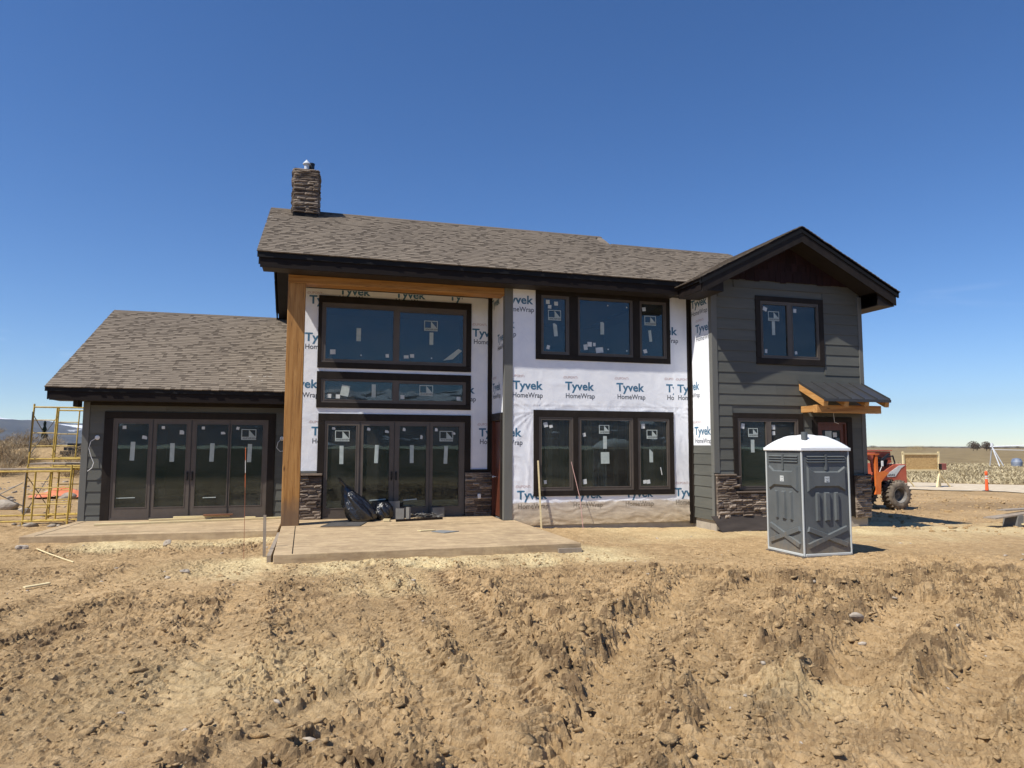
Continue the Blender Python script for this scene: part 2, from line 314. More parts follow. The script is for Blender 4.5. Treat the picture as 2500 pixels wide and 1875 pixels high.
def worley(x, y, s=0):
    ix, iy = np.floor(x), np.floor(y); F1 = np.full(x.shape, 9.); F2 = F1.copy(); idv = np.zeros(x.shape); sx = np.zeros(x.shape); sy = sx.copy()
    for a in (-1, 0, 1):
        for b in (-1, 0, 1):
            cx, cy = ix+a, iy+b; dx = cx+_h(cx, cy, s)-x; dy = cy+_h(cx, cy, s+5)-y; d = np.sqrt(dx*dx+dy*dy)
            near = d < F1; F2 = np.where(near, F1, np.minimum(F2, d)); idv = np.where(near, _h(cx, cy, s+9), idv)
            sx = np.where(near, dx, sx); sy = np.where(near, dy, sy); F1 = np.where(near, d, F1)
    return F1, F2, idv, sx, sy
def sstep(a, b, x): t = np.clip((x-a)/(b-a), 0, 1); return t*t*(3-2*t)
# ------------------------------------------------------------------ ground
RUTS = [  # tyre tracks across the yard: points, half width, depth, lugs
    ([(1.2, -6.6), (.17, -8.04), (-.51, -8.88), (-1.27, -9.76), (-1.81, -10.46), (-2.16, -11.09), (-2.57, -11.73), (-3.1, -12.5), (-4.2, -14)], .33, .14, 1),
    ([(2.1, -7.1), (.88, -8.23), (-.06, -9.42), (-.88, -10.42), (-1.14, -11.14), (-1.5, -11.76), (-2.1, -12.6), (-3, -14)], .31, .10, 1),
    ([(3.4, -8.6), (2.01, -9.54), (.88, -10.41), (.1, -11.1), (-.4, -11.56), (-1.2, -12.3), (-2.4, -14)], .33, .18, .6),
    ([(-3.9, -4.4), (-3.78, -4.96), (-3.66, -7.45), (-3.63, -9.05), (-3.58, -10.12), (-3.52, -11.03), (-3.55, -12.4), (-3.6, -14)], .2, .04, .7),
    ([(-5.35, -4.5), (-5.43, -6.58), (-5.41, -7.81), (-5.47, -8.9), (-5.6, -10.4), (-6, -12.5)], .24, .028, .3),
    ([(-2.9, -4.7), (-2.85, -5.59), (-2.8, -7.67), (-2.84, -9.26), (-2.95, -10.7), (-3.2, -12), (-3.6, -14)], .3, .05, 1),
    ([(4.6, -9.6), (2.44, -10.65), (1.04, -11.48), (.07, -12.09), (-1, -13), (-2, -14)], .3, .14, .6),
    ([(-7.2, -3.6), (-7.5, -5.2), (-7.8, -7.2), (-8.3, -9.5)], .25, .04, .3),
    ([(-4.1, -10.35), (-4.38, -10.6), (-4.66, -10.82), (-4.94, -11.21), (-5.2, -11.7), (-5.6, -12.6)], .16, .055, 0)]
PITS = [(.1, -10.95, .3, .16), (-.18, -10.61, .16, .12), (.02, -8.54, .22, .09), (-3.84, -4.63, .14, .12), (-5.61, -9.2, .1, .06), (-5.74, -7.15, .2, .05), (-5.3, -7.4, .15, .05)]
def catmull(P, n=10):
    P = np.array(P, float); Q = np.vstack([2*P[0]-P[1], P, 2*P[-1]-P[-2]]); out = []
    for i in range(1, len(Q)-2):
        for t in np.arange(n)/n:
            a, b, c, d = Q[i-1:i+3]; out.append(.5*((2*b)+(-a+c)*t+(2*a-5*b+4*c-d)*t*t+(-a+3*b-3*c+d)*t**3))
    out.append(P[-1]); return np.array(out)
RP = [(catmull(p), w, d, l) for p, w, d, l in RUTS]
def polydist(x, y, P):
    D = np.full(x.shape, 1e3); S = np.zeros(x.shape); acc = 0
    for a, b in zip(P[:-1], P[1:]):
        v = b-a; L = math.hypot(*v)+1e-9; t = np.clip(((x-a[0])*v[0]+(y-a[1])*v[1])/L/L, 0, 1)
        ex, ey = x-a[0]-t*v[0], y-a[1]-t*v[1]; d = np.sqrt(ex*ex+ey*ey); n = d < D
        D = np.where(n, d, D); S = np.where(n, acc+t*L, S); acc += L
    return D, S
def plate(x, y, f, s):
    F1, F2, idv, sx, sy = worley(x*f, y*f, s); a = idv*57.0; e = sstep(0, .17, F2-F1)
    return e*(.25+.75*idv*idv+.75*(sx*np.cos(a)+sy*np.sin(a)))-.3
def in_rect(x, y, x0, x1, y0, y1, m=.25): return sstep(x0-m, x0, x)*sstep(x1+m, x1, x)*sstep(y0-m, y0, y)*sstep(y1+m, y1, y)
def zbase(x, y):
    z = -.215-.07*sstep(1, 4, x)-.25*sstep(9, 17, x)-.05*sstep(-8, -12, y)
    r = np.hypot(x, y); z = z*(1-sstep(30, 60, r))-.55*sstep(30, 60, r)
    z = z+.065*np.maximum(in_rect(x, y, -5.2, .15, -4.2, 1, .7), in_rect(x, y, -10.1, -5.2, -.65, 3, .7))
    z = z+2.0*np.exp(-((x+25)/9)**2-((y-33)/6)**2)*(1+.35*fbm(x*.3, y*.3, 60, 4))+1.5*np.exp(-((x+36)/10)**2-((y-30)/7)**2)*(1+.35*fbm(x*.3, y*.3, 61, 4))
    z = z+.9*np.exp(-((x+16.5)/5)**2-((y-31)/4)**2)
    return z
def ground(x, y, full=False):
    z = zbase(x, y); near = (np.abs(x) < 34) & (y > -20) & (y < 40)
    xn, yn = x[near], y[near]
    wx = xn+.12*fbm(xn*2.1, yn*2.1, 3, 3); wy = yn+.12*fbm(xn*2.1+9, yn*2.1, 4, 3)
    ch = .30+.55*fbm(xn*.45, yn*.45, 11, 3)
    ch += .55*sstep(-5.5, -8.5, yn)*sstep(-4.5, -1.5, xn)            # the churned corner by the deep tracks
    ch += .06*sstep(-8, -9.5, yn)*sstep(-2, -.5, xn)
    ch += .28*sstep(-4.8, -6.2, yn)*sstep(-9, -7, xn)
    ch *= 1-.75*sstep(-6.5, -4.6, yn)*sstep(0, 2, xn); ch *= 1-.45*sstep(-4.6, -6.3, xn)*sstep(-7.5, -9.5, yn)
    rut = np.zeros(xn.shape); lug = np.zeros(xn.shape); inr = np.zeros(xn.shape); berm = np.zeros(xn.shape); box = (xn > -10) & (xn < 7) & (yn < -3)
    xb, yb = wx[box]*.5+xn[box]*.5, wy[box]*.5+yn[box]*.5
    for P, w, d, l in RP:
        D, S = polydist(xb, yb, P); q = 1-sstep(w*.62, w*1.25, D); e = np.exp(-((D-w*1.75)/(w*.55))**2)
        fade = .65+.5*perlin(S*.7, S*0+d*40, 77)
        rut[box] += .72*(-d*q+d*.55*e)*fade; inr[box] = np.maximum(inr[box], q); berm[box] = np.maximum(berm[box], e*min(1, d/.09))
        ph = (S+1.6*D*D+.25*D)/.155; tri = np.abs(ph-np.floor(ph)-.5)*2
        lug[box] += l*.055*q*(sstep(.3, .7, tri)-.5)
    for px_, py_, r_, d_ in PITS:
        rr = np.hypot(wx-px_, wy-py_); rut += -d_*np.exp(-(rr/r_)**2)+.35*d_*np.exp(-((rr-r_*1.6)/(r_*.5))**2)
    ch = np.clip(ch+.5*berm, .05, 1.25)*(1-.78*inr)
    flat = np.maximum.reduce([in_rect(xn, yn, -5.3, .25, -4.25, 1, .5), in_rect(xn, yn, -10.2, -5.2, -.8, 12, .5), in_rect(xn, yn, 0, 9.6, -1.4, 7, .6)])
    far = sstep(14, 24, np.hypot(xn-CAM.x, yn-CAM.y)); ch = ch*(1-.55*far)*(1-.8*flat)
    z[near] += .045*fbm(xn*.5, yn*.5, 21, 3)*(1-.6*flat)+.014*fbm(xn*2.4, yn*2.4, 31, 3)+rut+lug
    z[near] += ch*(.085*plate(wx, wy, 2.6, 40)*(.3+.7*sstep(.5, 1, ch))+.066*plate(wx, wy, 5.6, 41)+.05*plate(wx+.3*wy, wy, 10.5, 42)+.029*plate(wx, wy-.2*wx, 19, 43))+.006*plate(wx, wy, 17, 44)+(.25+ch)*(1-.5*far)*(.011*(np.abs(perlin(wx*19, wy*19, 45))-.3)+.006*(np.abs(perlin(wx*37, wy*37, 46))-.3))
    inside = np.maximum.reduce([in_rect(x, y, -5.15, .05, -4.1, 1, .06), in_rect(x, y, -9.95, -5.2, -.55, 12, .06), in_rect(x, y, .1, 9.35, .1, 7, .1), in_rect(x, y, 5.0, 9.35, -.95, 7, .06)])
    z = z*(1-inside)+np.minimum(z, -.42)*inside
    if not full: return z
    damp = np.zeros(x.shape); saw = np.zeros(x.shape); field = sstep(40, 62, np.hypot(x-CAM.x, y-CAM.y))
    dn = fbm(xn*.9, yn*.9, 51, 4)
    d2 = fbm(xn*3.1, yn*3.1, 52, 4)
    damp[near] = np.clip(.04+.75*sstep(.12, .5, d2)*np.clip(ch*1.1-.15, 0, 1)+.4*sstep(.12, .6, dn)*np.clip(ch*1.2, 0, 1)+.2*berm*sstep(-.2, .3, dn)+.35*sstep(10, 16, xn)*sstep(9, 6, yn)*sstep(3, 5, yn), 0, .75)
    s1 = sstep(-5.35, -4.35, yn+.5*dn)*sstep(-3.0, -3.6, yn)*sstep(-7.6, -5.5, xn)*sstep(2.0, .3, xn)
    s2 = sstep(-1.9, -.9, yn+.4*dn)*sstep(.5, -.3, yn)*sstep(-9.6, -8.6, xn)*sstep(-4.9, -5.4, xn)
    s3 = .55*sstep(-3.4, -1.8, yn+.5*dn)*sstep(.5, 3, xn)*sstep(.3, -.1, yn)+.4*sstep(6, 8, xn)*sstep(-4.2, -3.0, yn+.5*dn)*sstep(-.6, -1.5, yn)+.5*in_rect(xn, yn, -4.0, -3.2, -6.6, -4.4, .5)
    s4 = .35*np.exp(-((xn+5.1)/1.3)**2-((yn+9.7)/.9)**2)+.3*np.exp(-((xn+.6)/.6)**2-((yn+11.3)/.4)**2)
    saw[near] = np.clip(np.maximum(np.maximum(s1, s2), s3)*(.75+.5*dn)+s4, 0, .95)
    return z, damp, saw, field
def lines(a, b, d, lo, hi, g):
    c = list(np.arange(a, b+1e-6, d)); q = d; x = b; r = []
    while x < hi: q = max(d, (x-b)*g[1]); q = min(q, (x-b)*.25+d); x += q if x-b < 60 else (x-b)*.12; r.append(x)
    q = d; x = a; l = []
    while x > lo: q = max(d, (a-x)*g[0]); x -= q if a-x < 60 else (a-x)*.12; l.append(x)
    return np.array(l[::-1]+c+r)
gx = lines(-8.6, 5.6, .0235, -30000, 30000, (.03, .03)); gy = lines(-12.9, -4.2, .0235, -400, 32000, (.08, .018))
GX, GY = np.meshgrid(gx, gy); nx, ny = len(gx), len(gy)
gz, damp, saw, field = ground(GX.ravel(), GY.ravel(), True)
me = bpy.data.meshes.new('ground'); nv = nx*ny; me.vertices.add(nv)
co = np.empty((nv, 3), np.float32); co[:, 0] = GX.ravel(); co[:, 1] = GY.ravel(); co[:, 2] = gz; me.vertices.foreach_set('co', co.ravel())
ii = (np.arange(ny-1)[:, None]*nx+np.arange(nx-1)[None, :]).ravel(); qd = np.stack([ii, ii+1, ii+nx+1, ii+nx], 1).astype(np.int32)
me.loops.add(qd.size); me.loops.foreach_set('vertex_index', qd.ravel()); me.polygons.add(len(qd))
me.polygons.foreach_set('loop_start', np.arange(0, qd.size, 4, dtype=np.int32)); me.polygons.foreach_set('loop_total', np.full(len(qd), 4, np.int32))
me.polygons.foreach_set('use_smooth', np.zeros(len(qd), bool)); me.update()
at = me.color_attributes.new('tone', 'FLOAT_COLOR', 'POINT'); cc = np.ones((nv, 4), np.float32); cc[:, 0] = damp; cc[:, 1] = saw; cc[:, 2] = field; at.data.foreach_set('color', cc.ravel())
me.materials.append(MT['dirt']); struct(put('ground', me))
print('ground', nx, ny, nv)
def gh(x, y): return float(ground(np.array([float(x)]), np.array([float(y)]))[0])
# loose clods: uncountable, one mesh
def ico(sub):
    bm = bmesh.new(); bmesh.ops.create_icosphere(bm, subdivisions=sub, radius=1); v = np.array([q.co[:] for q in bm.verts]); f = np.array([[w.index for w in p.verts] for p in bm.faces]); bm.free(); return v, f
rng = np.random.default_rng(5)
def scatter(name, mat, n, smin, smax, region, sub, pw=2.2, wfn=None, squash=.62):
    v0, f0 = ico(sub); V = []; F = []; off = 0
    X = rng.uniform(region[0], region[1], n*3); Y = rng.uniform(region[2], region[3], n*3)
    if wfn is not None:
        keep = rng.random(n*3) < wfn(X, Y); X, Y = X[keep], Y[keep]
    X, Y = X[:n], Y[:n]; Z = ground(X, Y); S = smin+(smax-smin)*rng.random(len(X))**pw
    vars_ = [v0*(1+.34*rng.standard_normal((len(v0), 1))).clip(.45, 1.5)*np.array([1.45, .9, squash]) for _ in range(14)]
    for i in range(len(X)):
        a = rng.uniform(0, 6.28); b = rng.uniform(-.95, .95); ca, sa, cb, sb = math.cos(a), math.sin(a), math.cos(b), math.sin(b)
        R = np.array([[ca, -sa*cb, sa*sb], [sa, ca*cb, -ca*sb], [0, sb, cb]]); p = vars_[i % 14] @ R.T*S[i]+np.array([X[i], Y[i], Z[i]+S[i]*.12]); V.append(p); F.append(f0+off); off += len(v0)
    V = np.concatenate(V).astype(np.float32); F = np.concatenate(F).astype(np.int32); me = bpy.data.meshes.new(name)
    me.vertices.add(len(V)); me.vertices.foreach_set('co', V.ravel()); me.loops.add(F.size); me.loops.foreach_set('vertex_index', F.ravel()); me.polygons.add(len(F))
    me.polygons.foreach_set('loop_start', np.arange(0, F.size, 3, dtype=np.int32)); me.polygons.foreach_set('loop_total', np.full(len(F), 3, np.int32)); me.update(calc_edges=True); me.materials.append(mat)
    return stuff(put(name, me))
def wch(x, y):
    w = .25+.5*fbm(x*.45, y*.45, 11, 3)+.8*sstep(-5.5, -8.5, y)*sstep(-4.5, -1.5, x)
    for P, wd_, d, l in RP:
        D, S = polydist(x, y, P); w = w+.6*np.exp(-((D-wd_*1.7)/(wd_*.7))**2)-.5*(D < wd_)
    return np.clip(w, .02, 1)
scatter('dirt_clods', MT['dirt'], 2600, .01, .055, (-8.6, 5.8, -13, -4.4), 1, 3.2, wch, .42)
scatter('dirt_crumbs', MT['dirt'], 21000, .005, .021, (-8.6, 5.8, -13, -4.2), 1, 2, lambda x, y: np.maximum(wch(x, y), .3), .5)
scatter('yard_rubble', MT['rock'], 170, .01, .04, (-9.5, 9, -12.5, -.6), 1, 3, lambda x, y: 1-np.maximum(in_rect(x, y, -5.3, .3, -4.3, 2), in_rect(x, y, -10.2, -5.2, -.8, 12)))
scatter('far_rubble', MT['rock'], 350, .03, .11, (-22, -10.4, 1, 24), 1, 3)
scatter('side_rubble', MT['dirt'], 1500, .02, .08, (9.8, 26, -3, 12), 1, 3)
# ------------------------------------------------------------------ house
house = thing('house', 'two-storey house under construction with grey siding, white house wrap and brown shingle roofs', 'house', (2, 2.5, -.25))
YG, YR, YW = 2.187, 1.318, -1.06
CT = .2735                                             # siding course
def wallrects(mb, x0, x1, z0, z1, holes, fn):
    xs = sorted({x0, x1, *[h[0] for h in holes], *[h[1] for h in holes]}); xs = [x for x in xs if x0 <= x <= x1]
    for a, b in zip(xs[:-1], xs[1:]):
        m = (a+b)/2; cuts = sorted([(max(h[2], z0), min(h[3], z1)) for h in holes if h[0] < m < h[1]]); z = z0
        for c, d in cuts:
            if c > z+1e-4: fn(a, b, z, c)
            z = d
        if z < z1-1e-4: fn(a, b, z, z1)
def wall(name, mat, x0, x1, z0, z1, holes, y, th=.16):
    mb = MB(); wallrects(mb, x0, x1, z0, z1, holes, lambda a, b, c, d: mb.box(a, b, y, y+th, c, d)); return mb.build(name, mat, house)
def planes(name, mat, boxes, parent=house):
    for b in boxes: o = MB().box(*b).build(name, mat, parent)
    return o
# openings (frame rects) per wall
H_G = [(-9.284, -5.782, .0, 2.41)]
H_R = [(-4.413, -.92, .0, 2.39), (-4.53, -.9, 2.84, 3.425), (-4.546, -.9, 3.84, 5.33)]
H_T = [(.735, 1.478, 4.07, 5.56), (1.714, 3.226, 4.07, 5.56), (3.425, 4.19, 4.07, 5.56), (.672, 1.568, .69, 2.505), (1.707, 3.2, .69, 2.505), (3.332, 4.227, .69, 2.505)]
H_W = [(6.305, 8.065, 4.05, 5.53), (5.557, 7.332, .72, 2.5), (7.92, 8.83, .0, 2.43)]
w_g = wall('garden_wing_wall', MT['siding'], -9.9, -5.33, -.05, 2.95, H_G, YG)
w_r = wall('recess_wall', MT['interior'], -5.33, -.19, -.05, 5.9, H_R, YR)
w_t = wall('front_wall', MT['interior'], -.15, 4.9, -.1, 5.9, H_T, 0)
w_w = wall('gable_wall', MT['siding'], 4.94, 9.40, -.02, 5.9, H_W, YW)
mb = MB(); mb.prism([(4.94, 5.9), (9.4, 5.9), (9.4, 6.05), (7.12, 7.2), (4.94, 6.05)], lambda x, z, t: (x, t, z), YW, YW+.16); mb.build('gable_peak_wall', MT['siding'], house)
w_wr = planes('return_wall', MT['siding'], [(4.9, 5.06, -1.06+.162, 0, -.02, 5.9)])
w_rr = planes('porch_return_wall', MT['interior'], [(-.19, -.151, .162, YR, 2.42, 5.9), (-.19, -.151, .0, .3, 0, 2.42), (-.19, -.151, 1.2, YR, 0, 2.42)])
planes('side_wall', MT['siding'], [(9.241, 9.4, -.898, 6, -.02, 5.9), (-5.33, -5.17, YR+.162, 6, 0, 5.9), (-9.9, -9.741, YG+.162, 11, -.05, 2.95)])
planes('rear_wall', MT['siding'], [(-5.17, 9.24, 5.85, 6, -.02, 5.9), (-9.74, -5.331, 10.85, 11, -.05, 2.95)])
mb = MB(); mb.prism([(-.6+1.9, 5.9), (6.6, 5.9), (3.04, 8.0)], lambda y, z, t: (t, y, z), -5.32, -5.2); mb.build('gable_end_wall', MT['siding'], house)
mb = MB(); mb.prism([(YG+.2, 2.95), (10.9, 2.95), (6.66, 5.6)], lambda y, z, t: (t, y, z), -9.89, -9.75); mb.build('gable_end_wall', MT['siding'], house)
planes('floor_deck', MT['interior'], [(-5.16, -.19, YR+.162, 5.84, -.05, -.005), (-.14, 9.23, .17, 5.84, -.05, -.005), (5.07, 9.23, -.89, .165, -.05, -.005), (-9.73, -5.34, YG+.17, 10.84, -.05, -.005),
       (-.14, 9.23, .17, 5.84, 2.95, 3.1), (5.07, 9.23, -.89, .165, 2.95, 3.1)])
planes('ceiling_board', MT['interior'], [(-5.16, 9.23, YR+.17, 5.84, 5.84, 5.88), (-.14, 9.23, .17, YR+.169, 5.84, 5.88), (5.07, 9.23, -.89, .165, 5.84, 5.88), (-9.73, -5.34, YG+.17, 10.84, 2.86, 2.9)])
planes('partition_wall', MT['interior'], [(-.188, -.152, YR+.17, 5.84, 0, 2.94), (-.188, -.152, YR+.17, 5.84, 3.11, 5.83), (4.94, 5.05, .17, 5.84, 0, 2.94), (4.94, 5.05, .17, 5.84, 3.11, 5.83)])
for X in (.75, 1.12, 1.45, 1.85, 2.2, 2.55, 2.95, 3.3, 3.65, 4.0, 4.4): MB().box(X, X+.12, .62, .67, 0, 2.94).build('stud', MT['stud'], house)
# foundation
planes('foundation', MT['concrete'], [(4.93, 9.42, YW+.02, YW+.3, -.6, -.022), (4.93, 5.2, -.75, .2, -.6, -.022), (-.15, 4.92, .03, .3, -.6, -.1), (-9.88, -5.35, YG+.02, YG+.3, -.6, -.05)])
# ---- lap siding, board by board
pm = {}
def plank_mesh(L):
    if 'p' not in pm:
        mb = MB(); mb.prism([(-.026, 0), (-.009, .283), (0, .283), (0, 0)], lambda y, z, t: (t, y, z), 0, 1); pm['p'] = mb.mesh('plank', MT['siding'])
    return pm['p']
def siding(parent, x0, x1, z0, z1, holes, y, zref, slope=None):
    k0 = math.floor((z0-zref)/CT); z = zref+k0*CT
    while z < z1-.02:
        a, b = max(z, z0), min(z+CT, z1); segs = [(x0, x1)]
        if slope: segs = [(max(x0, slope(b)[0]), min(x1, slope(b)[1]))]
        for h in holes:
            if h[2] < b-.03 and h[3] > a+.03:
                n = []
                for s in segs:
                    if h[1] <= s[0] or h[0] >= s[1]: n.append(s)
                    else:
                        if h[0]-s[0] > .02: n.append((s[0], h[0]))
                        if s[1]-h[1] > .02: n.append((h[1], s[1]))
                segs = n
        for s in segs:
            cuts = [s[0]]
            if s[1]-s[0] > 3.6: cuts.append(s[0]+random.uniform(.35, .65)*(s[1]-s[0]))
            cuts.append(s[1])
            for c, d in zip(cuts[:-1], cuts[1:]):
                put('plank', plank_mesh(1), parent, XF((c+.002, y, a), (d-c-.004, 1, (b-a)/CT)))
        z += CT
def siding_side(parent, y0, y1, z0, z1, x, zref):       # faces -X, from y0 (deep) to y1 (front)
    k0 = math.floor((z0-zref)/CT); z = zref+k0*CT
    while z < z1-.02:
        a, b = max(z, z0), min(z+CT, z1)
        put('plank', plank_mesh(1), parent, T((x, y0, a)) @ Matrix.Rotation(-math.pi/2, 4, 'Z') @ Matrix.Diagonal((y0-y1, 1, (b-a)/CT, 1))); z += CT
TR_WU = (6.158, 8.213, 3.891, 5.66); TR_WL = (5.427, 7.481, .686, 2.63); TR_WD = (7.765, 8.985, -.02, 2.555); TR_GD = (-9.474, -5.608, 0, 2.57)
ZR = 4.206
siding(w_w, 5.03, 9.31, 1.115, 6.08, [TR_WU, TR_WL, TR_WD], YW, ZR, lambda z: (4.9+max(0, (z-5.75)/.516), 9.44-max(0, (z-5.75)/.516)))
siding(w_g, -9.79, -5.34, 0, 2.8, [TR_GD], YG, .1336)
siding_side(w_wr, -.1, -.95, -.03, 1.815, 4.9, -.03+.0)
# corner boards and inside-corner trims
def trim(name, mat, *b, parent=house, c=.005): return MB().cbox(*b, c).build(name, mat, parent)
trim('corner_board', MT['sidetrim'], -9.94, -9.795, YG-.032, YG+.12, -.02, 2.8)
trim('corner_board', MT['sidetrim'], -.215, -.0, -.035, .12, .0, 5.72)
trim('corner_board', MT['sidetrim'], 4.872, 5.03, YW-.034, YW+.11, 1.13, 5.8)
trim('corner_board', MT['sidetrim'], 9.31, 9.44, YW-.034, YW+.13, 1.08, 5.8)
trim('corner_board', MT['sidetrim'], 4.872, 4.9, YW-.0, YW+.11, -.03, 1.128)
trim('inside_corner_trim', MT['dark'], 4.78, 4.899, -.03, -.002, -.2, 5.75)
trim('inside_corner_trim', MT['dark'], 4.868, 4.898, -.1, -.032, -.2, 5.75)
trim('inside_corner_trim', MT['dark'], -.315, -.192, YR-.045, YR-.002, 1.12, 5.78)
trim('corner_edge_trim', MT['dark'], 4.874, 4.899, -1.05, -.965, 4.9, 5.75)
# ---- stone veneer
smesh = []
def stone_variant(seed):
    r = random.Random(seed); nxs, nzs = 5, 3; mb = MB(); V = []
    for j in range(nzs):
        for i in range(nxs):
            e = (i in (0, nxs-1)) or (j in (0, nzs-1)); y = -(r.uniform(.62, .82) if e else r.uniform(.86, 1.0))
            x = i/(nxs-1); z = j/(nzs-1)
            if 0 < i < nxs-1: z += r.uniform(-.09, .09) if e else 0; x += r.uniform(-.05, .05)
            V.append((min(max(x, 0), 1), y, min(max(z, 0), 1)))
    per = [i for i in range(nxs)]+[nxs*j+nxs-1 for j in range(1, nzs)]+[nxs*(nzs-1)+i for i in range(nxs-2, -1, -1)]+[nxs*j for j in range(nzs-2, 0, -1)]
    n = len(V); V += [(V[i][0], 0, V[i][2]) for i in per]
    F = [(j*nxs+i, j*nxs+i+1, (j+1)*nxs+i+1, (j+1)*nxs+i) for j in range(nzs-1) for i in range(nxs-1)]
    F += [(per[(q+1) % len(per)], per[q], n+q, n+(q+1) % len(per)) for q in range(len(per))]
    mb.add(V, F); return mb.mesh('stone', MT['stone'])
for s in range(14): smesh.append(stone_variant(s))
def stones(parent, L, z0, z1, place, skip=None, hmin=.045, hmax=.1):
    z = z0
    while z < z1-.015:
        h = min(random.uniform(hmin, hmax), z1-z)
        if z1-z-h < .03: h = z1-z
        x = -random.uniform(0, .2)
        while x < L:
            l = random.uniform(.14, .46); a, b = max(x, 0), min(x+l, L)
            if L-b < .07: b = L
            if b-a > .03 and not (skip and skip((a+b)/2, z+h/2)):
                if h > .075 and random.random() < .35:
                    hh = h*random.uniform(.4, .6)
                    for zz, hq in ((z, hh), (z+hh, h-hh)): put('stone', random.choice(smesh), parent, place(a+.002, zz+.001) @ Matrix.Diagonal((b-a-.004, random.uniform(.045, .105), hq-.003, 1)))
                else: put('stone', random.choice(smesh), parent, place(a+.002, z+.001) @ Matrix.Diagonal((b-a-.004, random.uniform(.045, .105), h-.003, 1)))
            x = b if b == L else x+l
            if b == L: break
        z += h
RX = Matrix.Rotation(-math.pi/2, 4, 'Z'); RXp = Matrix.Rotation(math.pi/2, 4, 'Z')
v = planes('stone_veneer', MT['mortar'], [(-5.3, -4.455, YR-.05, YR-.001, 0, 1.05)]); stones(v, .845, 0, 1.03, lambda a, z: T((-5.3+a, YR-.05, z)))
trim('stone_cap', MT['stone'], -5.3, -4.44, YR-.17, YR-.01, 1.05, 1.1, parent=v, c=.012); trim('wrap_ledger', MT['sidetrim'], -5.3, -4.575, YR-.05, YR-.015, 1.105, 1.165)
v = planes('stone_veneer', MT['mortar'], [(-.905, -.2, YR-.05, YR-.001, 0, 1.1)]); stones(v, .705, 0, 1.1, lambda a, z: T((-.905+a, YR-.05, z)))
trim('wrap_ledger', MT['dark'], -.76, -.25, YR-.06, YR-.015, 1.11, 1.18)
mb = MB(); mb.prism([(4.9, .02), (7.76, .02), (7.76, .64), (5.53, .64), (5.53, 1.07), (4.9, 1.07)], lambda x, z, t: (x, t, z), YW-.05, YW-.001); v = mb.build('stone_veneer', MT['mortar'], house)
stones(v, 2.86, .03, 1.06, lambda a, z: T((4.9+a, YW-.05, z)), lambda a, z: a > .62 and z > .62)
trim('stone_cap', MT['stone'], 4.88, 5.425, YW-.16, YW-.01, 1.065, 1.11, parent=v, c=.012); trim('stone_cap', MT['stone'], 5.44, 7.74, YW-.16, YW-.01, .635, .684, parent=v, c=.012)
v = planes('stone_veneer', MT['mortar'], [(8.99, 9.45, YW-.05, YW-.001, -.05, 1.03)]); stones(v, .47, -.05, 1.0, lambda a, z: T((8.985+a, YW-.05, z)))
trim('stone_cap', MT['stone'], 8.99, 9.5, YW-.15, YW-.01, 1.0, 1.05, parent=v, c=.012)
outlet = MB().cbox(-.59, -.51, YR-.19, YR-.1, .44, .56, .01).build('outlet_cover', MT['white_pl'], house)
# ---- roofs
SHM = [MT['sh_l'], MT['sh_m'], MT['sh_d']]
tabm = {}
def tab_mesh(w, mi):
    kx = (round(w*100), mi)
    if kx not in tabm:
        mb = MB(); t0, t1 = .024, .006; mb.add([(0, 0, 0), (w, 0, 0), (w, .2, 0), (0, .2, 0), (0, 0, t0), (w, 0, t0), (w, .2, t1), (0, .2, t1)], [(4, 5, 6, 7), (0, 1, 5, 4), (1, 2, 6, 5), (3, 0, 4, 7)]); tabm[kx] = mb.mesh('shingle', SHM[mi])
    return tabm[kx]
budget = [290]
def roof_plane(name, O, U, Vv, wid, length, single=0, cut=None, th=.06, fill=True):
    """O eave corner, U along the eave, V up the slope; deck slab plus every shingle tab."""
    O, U, Vv = Vector(O), Vector(U).normalized(), Vector(Vv).normalized(); N = U.cross(Vv)
    B = Matrix(((U.x, Vv.x, N.x, O.x), (U.y, Vv.y, N.y, O.y), (U.z, Vv.z, N.z, O.z), (0, 0, 0, 1)))
    mb = MB()
    if cut: mb.prism([(0, 0)]+cut, lambda a, b, t: tuple(B @ Vector((a, b, t))), -th, -.002)
    else: mb.prism([(0, 0), (wid, 0), (wid, length), (0, length)], lambda a, b, t: tuple(B @ Vector((a, b, t))), -th, -.002)
    deck = mb.build(name, MT['fascia'], house)
    rest = MB(); ex = .125; c = 0; y = -.02
    while y < length-.03:
        x = -random.uniform(0, .3); lim = wid
        if cut:                                         # width limit at this height
            lim = max(a for a, b in cut if b >= y-1e-6) if any(b >= y for a, b in cut) else 0
        while x < lim:
            mi = random.choices((0, 1, 2), (.45, .27, .28))[0]; w = random.choice((.15, .2, .12, .1, .17)) if mi < 2 else random.choice((.08, .1, .14)); a, b = max(x, -.012), min(x+w, lim+.012)
            if b-a > .02:
                jit = random.uniform(-.006, .006)+(-.02 if mi == 0 else .015 if mi == 2 else 0)*.6
                if single and c < single and budget[0] > 0 and a == x and b == x+w:
                    budget[0] -= 1; put('shingle', tab_mesh(w, mi), deck, B @ T((a, y+jit, .004 if mi == 2 else .008)))
                else:
                    t0, t1, zb = .024, .005, .002 if mi == 2 else .008; yt = min(y+.19, length if not cut or a < 3.62-ML-.3 else L2); vs = [(a, y+jit, zb), (b, y+jit, zb), (a, y+jit, zb+t0), (b, y+jit, zb+t0), (b, yt, zb+t1), (a, yt, zb+t1), (a, yt, zb), (b, yt, zb)]
                    rest.add([B @ Vector(q) for q in vs], [(0, 1, 3, 2), (2, 3, 4, 5), (0, 2, 5, 6), (1, 7, 4, 3)], mi)
            x += w
        y += ex; c += 1
    stuff(rest.build('shingles', SHM, deck)); return deck, B
